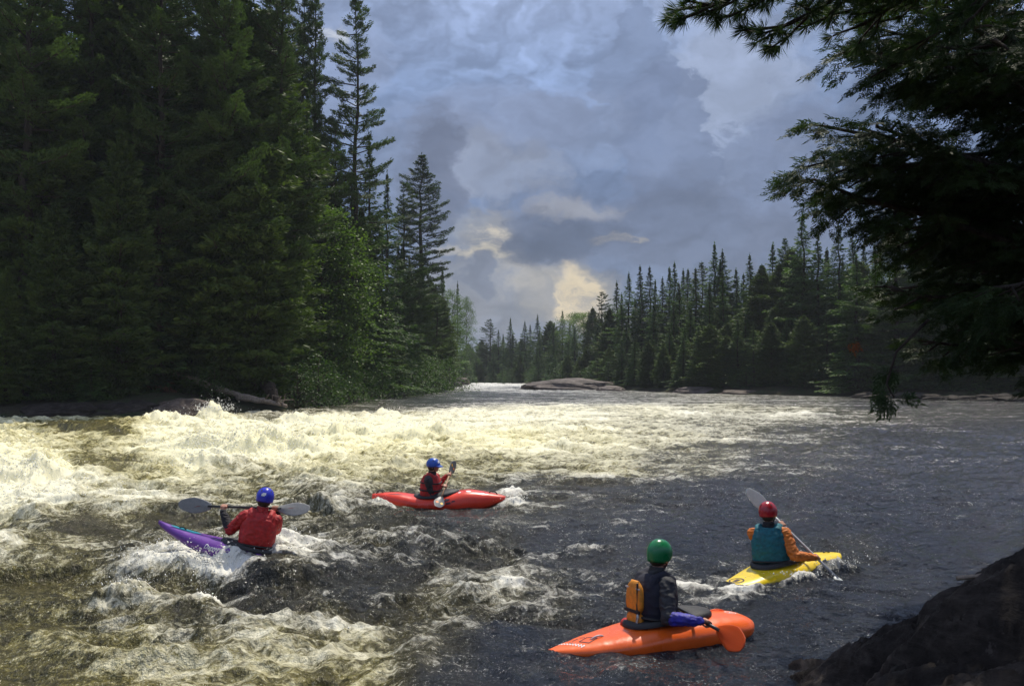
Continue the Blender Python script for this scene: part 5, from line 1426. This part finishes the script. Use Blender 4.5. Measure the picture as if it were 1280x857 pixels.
pA, vA, TA, _ = person(frame_of(kA, .02), 'play', rimA, R(8), R(10), R(6), R(6), {'L': (gL, ax), 'R': (gR, ax)}, {'L': (0, .3, -1), 'R': (-.4, -.5, -1)},
    dict(jacket=C_GREY, cuff=C_BLUE, vest=C_NAVY, helmet=H_GRN, seed=3, hlow=-.62, hsize=(.128, .109, .134), belts=[(.225, .190, .226)]), 'person in a green helmet and dark jacket with an orange pouch on the back')
def pad(hx, hy, hz):
    m_ = MB(); rg = []
    for i in range(15):
        f = math.sin(-PI / 2 + PI * i / 14); w_ = max(.15, (1 - abs(f) ** 3.2) ** .45)
        rg.append([(hx * w_ * math.copysign(abs(math.cos(q)) ** .6, math.cos(q)), hy * max(w_, .55) * math.copysign(abs(math.sin(q)) ** .45, math.sin(q)) * (1 - .12 * f), hz * f) for q in [2 * PI * k / 28 for k in range(28)]])
    m_.loft(rg); return m_
pch = pad(.036, .112, .150).build('rescue_pouch', C_AMB, vA)
pch.matrix_local = TA @ Matrix.Translation((-.205, .015, .385)) @ Matrix.Rotation(R(-4), 4, 'Y')
pc2 = pad(.036, .105, .06).build('lower_pouch', C_AMB, vA); pc2.matrix_local = TA @ Matrix.Translation((-.190, .01, .205))
sb = MB(); sb.box((-.030, 0, -.115), (.008, .112, .014)); sb.box((-.028, -.075, 0), (.006, .010, .135)); sb.build('webbing', M_BLACK, pch, sm=False, bevel=.003)
sb = MB(); sb.box((-.028, 0, .085), (.004, .106, .006)); sb.build('reflective_strip', C_SIL, pch, sm=False)
cb = MB(); cb.tube([TA @ Vector(p) for p in [(-.225, -.075, .27), (-.232, -.09, .22), (-.232, -.085, .17), (-.228, -.062, .17), (-.226, -.058, .22), (-.225, -.075, .27)]], .006, 6); cb.build('carabiner', M_STEEL, vA)
tb = MB(); tb.capsule(TA @ Vector((-.20, .13, .13)), TA @ Vector((-.20, -.05, .12)), .055, .05); tb.build('tow_bag', C_RED, vA)
paddle(gL, gR, .20, .21, (-.3, -.5, .9), (-.75, -.45, .45), B_ORG, B_ORG, S_CARB, 'paddle with translucent orange blade dipping beside the orange kayak', .46, .215)
BOATS['A'] = (1.30, 8.02, .98, .33, R(17), .0, .10)

# B: red creek boat, far middle
rimB = (-.44, .36, .225)
kB, bvB = kayak('creek', (-1.35, 16.3, -.03), R(-3), R(-.5), R(3), M_RED, 'red kayak in side view with black grab loops, farthest of the four', rimB)
for x0, x1 in ((-1.16, -1.03), (.93, 1.08)): handle(kB, bvB, x0, x1, M_BLACK, .05, .011)
decal('white_logo', [[(.56 + .05 * math.cos(2 * PI * k / 10), -.10 + .045 * math.sin(2 * PI * k / 10)) for k in range(10)], [(.40 + .03 * math.cos(2 * PI * k / 8), -.13 + .03 * math.sin(2 * PI * k / 8)) for k in range(8)]], bvB, 'top', M_WHITE, kB)
decal('dark_graphic', [[(.13, .14), (.22, .17), (.24, .20), (.15, .20)], [(.17, .10), (.26, .12), (.25, .15), (.17, .14)], [(.27, .14), (.34, .16), (.33, .175), (.28, .17)], [(.12, .10), (.145, .10), (.15, .13), (.12, .13)]], bvB, 'side-', M_INK, kB)
decal('dark_graphic', [[(-.95, -.10), (-.75, -.12), (-.62, -.11), (-.75, -.095)]], bvB, 'top', M_INK, kB)
b1, b2 = P(549, 629, 15.75), P(565.5, 583, 17.0); ax = (b2 - b1).normalized(); Lb = (b2 - b1).length
gR, gL = b1 + ax * Lb * .44, b1 + ax * Lb * .77
pB, vB, TB, _ = person(frame_of(kB), 'creek', rimB, R(3), R(-6), R(4), R(4), {'L': (gL, ax), 'R': (gR, ax)}, {'L': (-.1, .5, -1), 'R': (-.1, -.25, -1)},
    dict(jacket=C_GREY, cuff=C_RED, vest=C_RED, helmet=H_BLU, visor=H_BLU, seed=13, vents=1, seat=-.16, hlow=-.3, hsize=(.132, .11, .125), mark=[(-.45, .62, .25, .12)], belts=[(.21, .184, .222), (.33, .196, .226), (.46, .186, .212)]), 'person in a blue helmet with visor and red life vest, seen side on')
dm = plain('yellow_sticker', (.85, .5, .03), .4, .05); dm2 = plain('orange_sticker', (.85, .25, .06), .4, .05)
paddle(gR, gL, Lb * .44 - .20, Lb * .23 - .20, (.25, -.75, .5), (.85, -.4, .15), B_DARK, B_DARK, S_DOT, 'paddle with dark blades carrying yellow and orange diamonds, held upright over the red kayak', .42, .21, logo=[(.55, -.04, .04, .034, dm), (.55, .045, .04, .034, dm2)])
BOATS['B'] = (-1.35, 16.3, 1.2, .30, R(-3), -.02, .18)

# C: yellow boat
rimC = (-.34, .42, .235)
kC, bvC = kayak('squirt', (3.23, 10.75, -.055), R(33), R(3), R(-4), M_YEL, 'yellow kayak half awash with its bow pointing away to the right', rimC)
handle(kC, bvC, .86, .98, M_BLACK, .02, .009)
el = [(-.72 + .085 * math.cos(2 * PI * k / 14), .0 + .10 * math.sin(2 * PI * k / 14)) for k in range(14)]; ei = [(-.72 + .065 * math.cos(2 * PI * k / 14), .0 + .08 * math.sin(2 * PI * k / 14)) for k in range(14)]
decal('dark_graphic', [[el[k], el[(k + 1) % 14], ei[(k + 1) % 14], ei[k]] for k in range(14)] + [[(-.76, -.03), (-.68, -.03), (-.68, .03), (-.76, .03)]], bvC, 'top', M_INK, kC)
gL, gR = P(978, 655, 11.0), P(1021, 697, 10.62); ax = (gR - gL).normalized()
pC, vC, TC, _ = person(frame_of(kC, .02), 'squirt', rimC, R(5), R(30), R(0), R(4), {'L': (gL, ax), 'R': (gR, ax)}, {'L': (0, .5, -1), 'R': (-.5, -.6, -1)},
    dict(jacket=C_DK, sleeve=C_ORG, cuff=C_ORG, vest=C_TEAL, helmet=H_RED, seed=23, vents=1, seat=-.10, hlow=-.5, hsize=(.128, .112, .130), vw=.010, belts=[(.20, .180, .220)]), 'person in a crimson helmet, teal life vest and orange sleeves, back to the camera')
paddle(gL, gR, .24, .34, (-.5, -.8, -.2), (.3, -.5, .8), B_WHT, B_WHT, S_ALU, 'paddle with pale blade raised behind the crimson helmet', .44, .19)
BOATS['C'] = (3.29, 10.75, 1.05, .32, R(33), -.02, .22)

# D: purple boat riding a wave
rimD = (-.26, .42, .215)
kD, bvD = kayak('slalom', (-3.22, 11.0, .10), R(172), R(10), R(4), M_PUR, 'purple kayak with a sharp upturned bow bursting through foam', rimD)
decal('teal_patch', [[(.72, .0), (.80, .055), (1.0, .05), (1.14, .012), (1.14, -.012), (1.0, -.05), (.80, -.055)]], bvD, 'top', M_TEAL, kD)
decal('script_lettering', [[(.44 + a, .075 + c) for a, c in reversed(p)] for p in letters('Dagger', .072, True)], bvD, 'side', M_WHITE, kD)
handle(kD, bvD, .93, 1.03, M_BLACK, .025, .008)
gL, gR = P(281, 633, 11.22), P(344, 635, 11.16); ax = (gR - gL).normalized()
pD, vD, TD, _ = person(frame_of(kD, .0), 'slalom', rimD, R(2), R(-66), R(0), R(4), {'L': (gL, ax), 'R': (gR, ax)}, {'L': (-.1, .1, -1), 'R': (-.1, -.1, -1)},
    dict(jacket=C_RED, cuff=C_DK, vest=C_RED, helmet=H_BL2, vents=1, seed=33, hlow=-.45, hsize=(.128, .112, .130), vw=.010, mark=[(2.9, .62, .25, .08)], belts=[(.20, .180, .220)]), 'person in a royal blue helmet and red jacket holding a paddle level')
mr = plain('maroon_logo', (.20, .03, .02), .5, .2)
paddle(gL, gR, .22, .08, (0, -1, .25), (0, -.75, .65), B_GREY, B_GREY, S_CARB, 'paddle with grey oval blades bearing small maroon logos, held level', .42, .205, logo=[(.50, .0, .085, .018, mr)])
BOATS['D'] = (-3.35, 11.0, 1.1, .28, R(172), .17, .4)
build_water()
log('driftwood_branch', [P(1196, 722, 6.05), P(1225, 719, 5.95), P(1252, 712, 5.9), P(1278, 712, 5.8)], .016, M_DRIFT, 'thin dry branch lying on the crest of the big dark slab', 0, 9)
# thin river air
hz = MB(); hz.box((0, 1950, 22), (3200, 2650, 26)); hm = bpy.data.materials.new('river_air'); hm.use_nodes = True; hn = NT(hm.node_tree); hn.n.clear()
vo = hn.node('ShaderNodeVolumePrincipled', {'Color': (.86, .92, 1.0, 1), 'Density': .00025, 'Anisotropy': .1}); hn.l.new(vo.outputs[0], hn.node('ShaderNodeOutputMaterial').inputs['Volume'])
tag(hz.build('haze', hm, None, sm=False), 'thin bluish haze lying over the river', kind='stuff')
print('ground low', min(v.co.z for v in bpy.data.objects['ground'].data.vertices), 'high', max(v.co.z for v in bpy.data.objects['ground'].data.vertices))
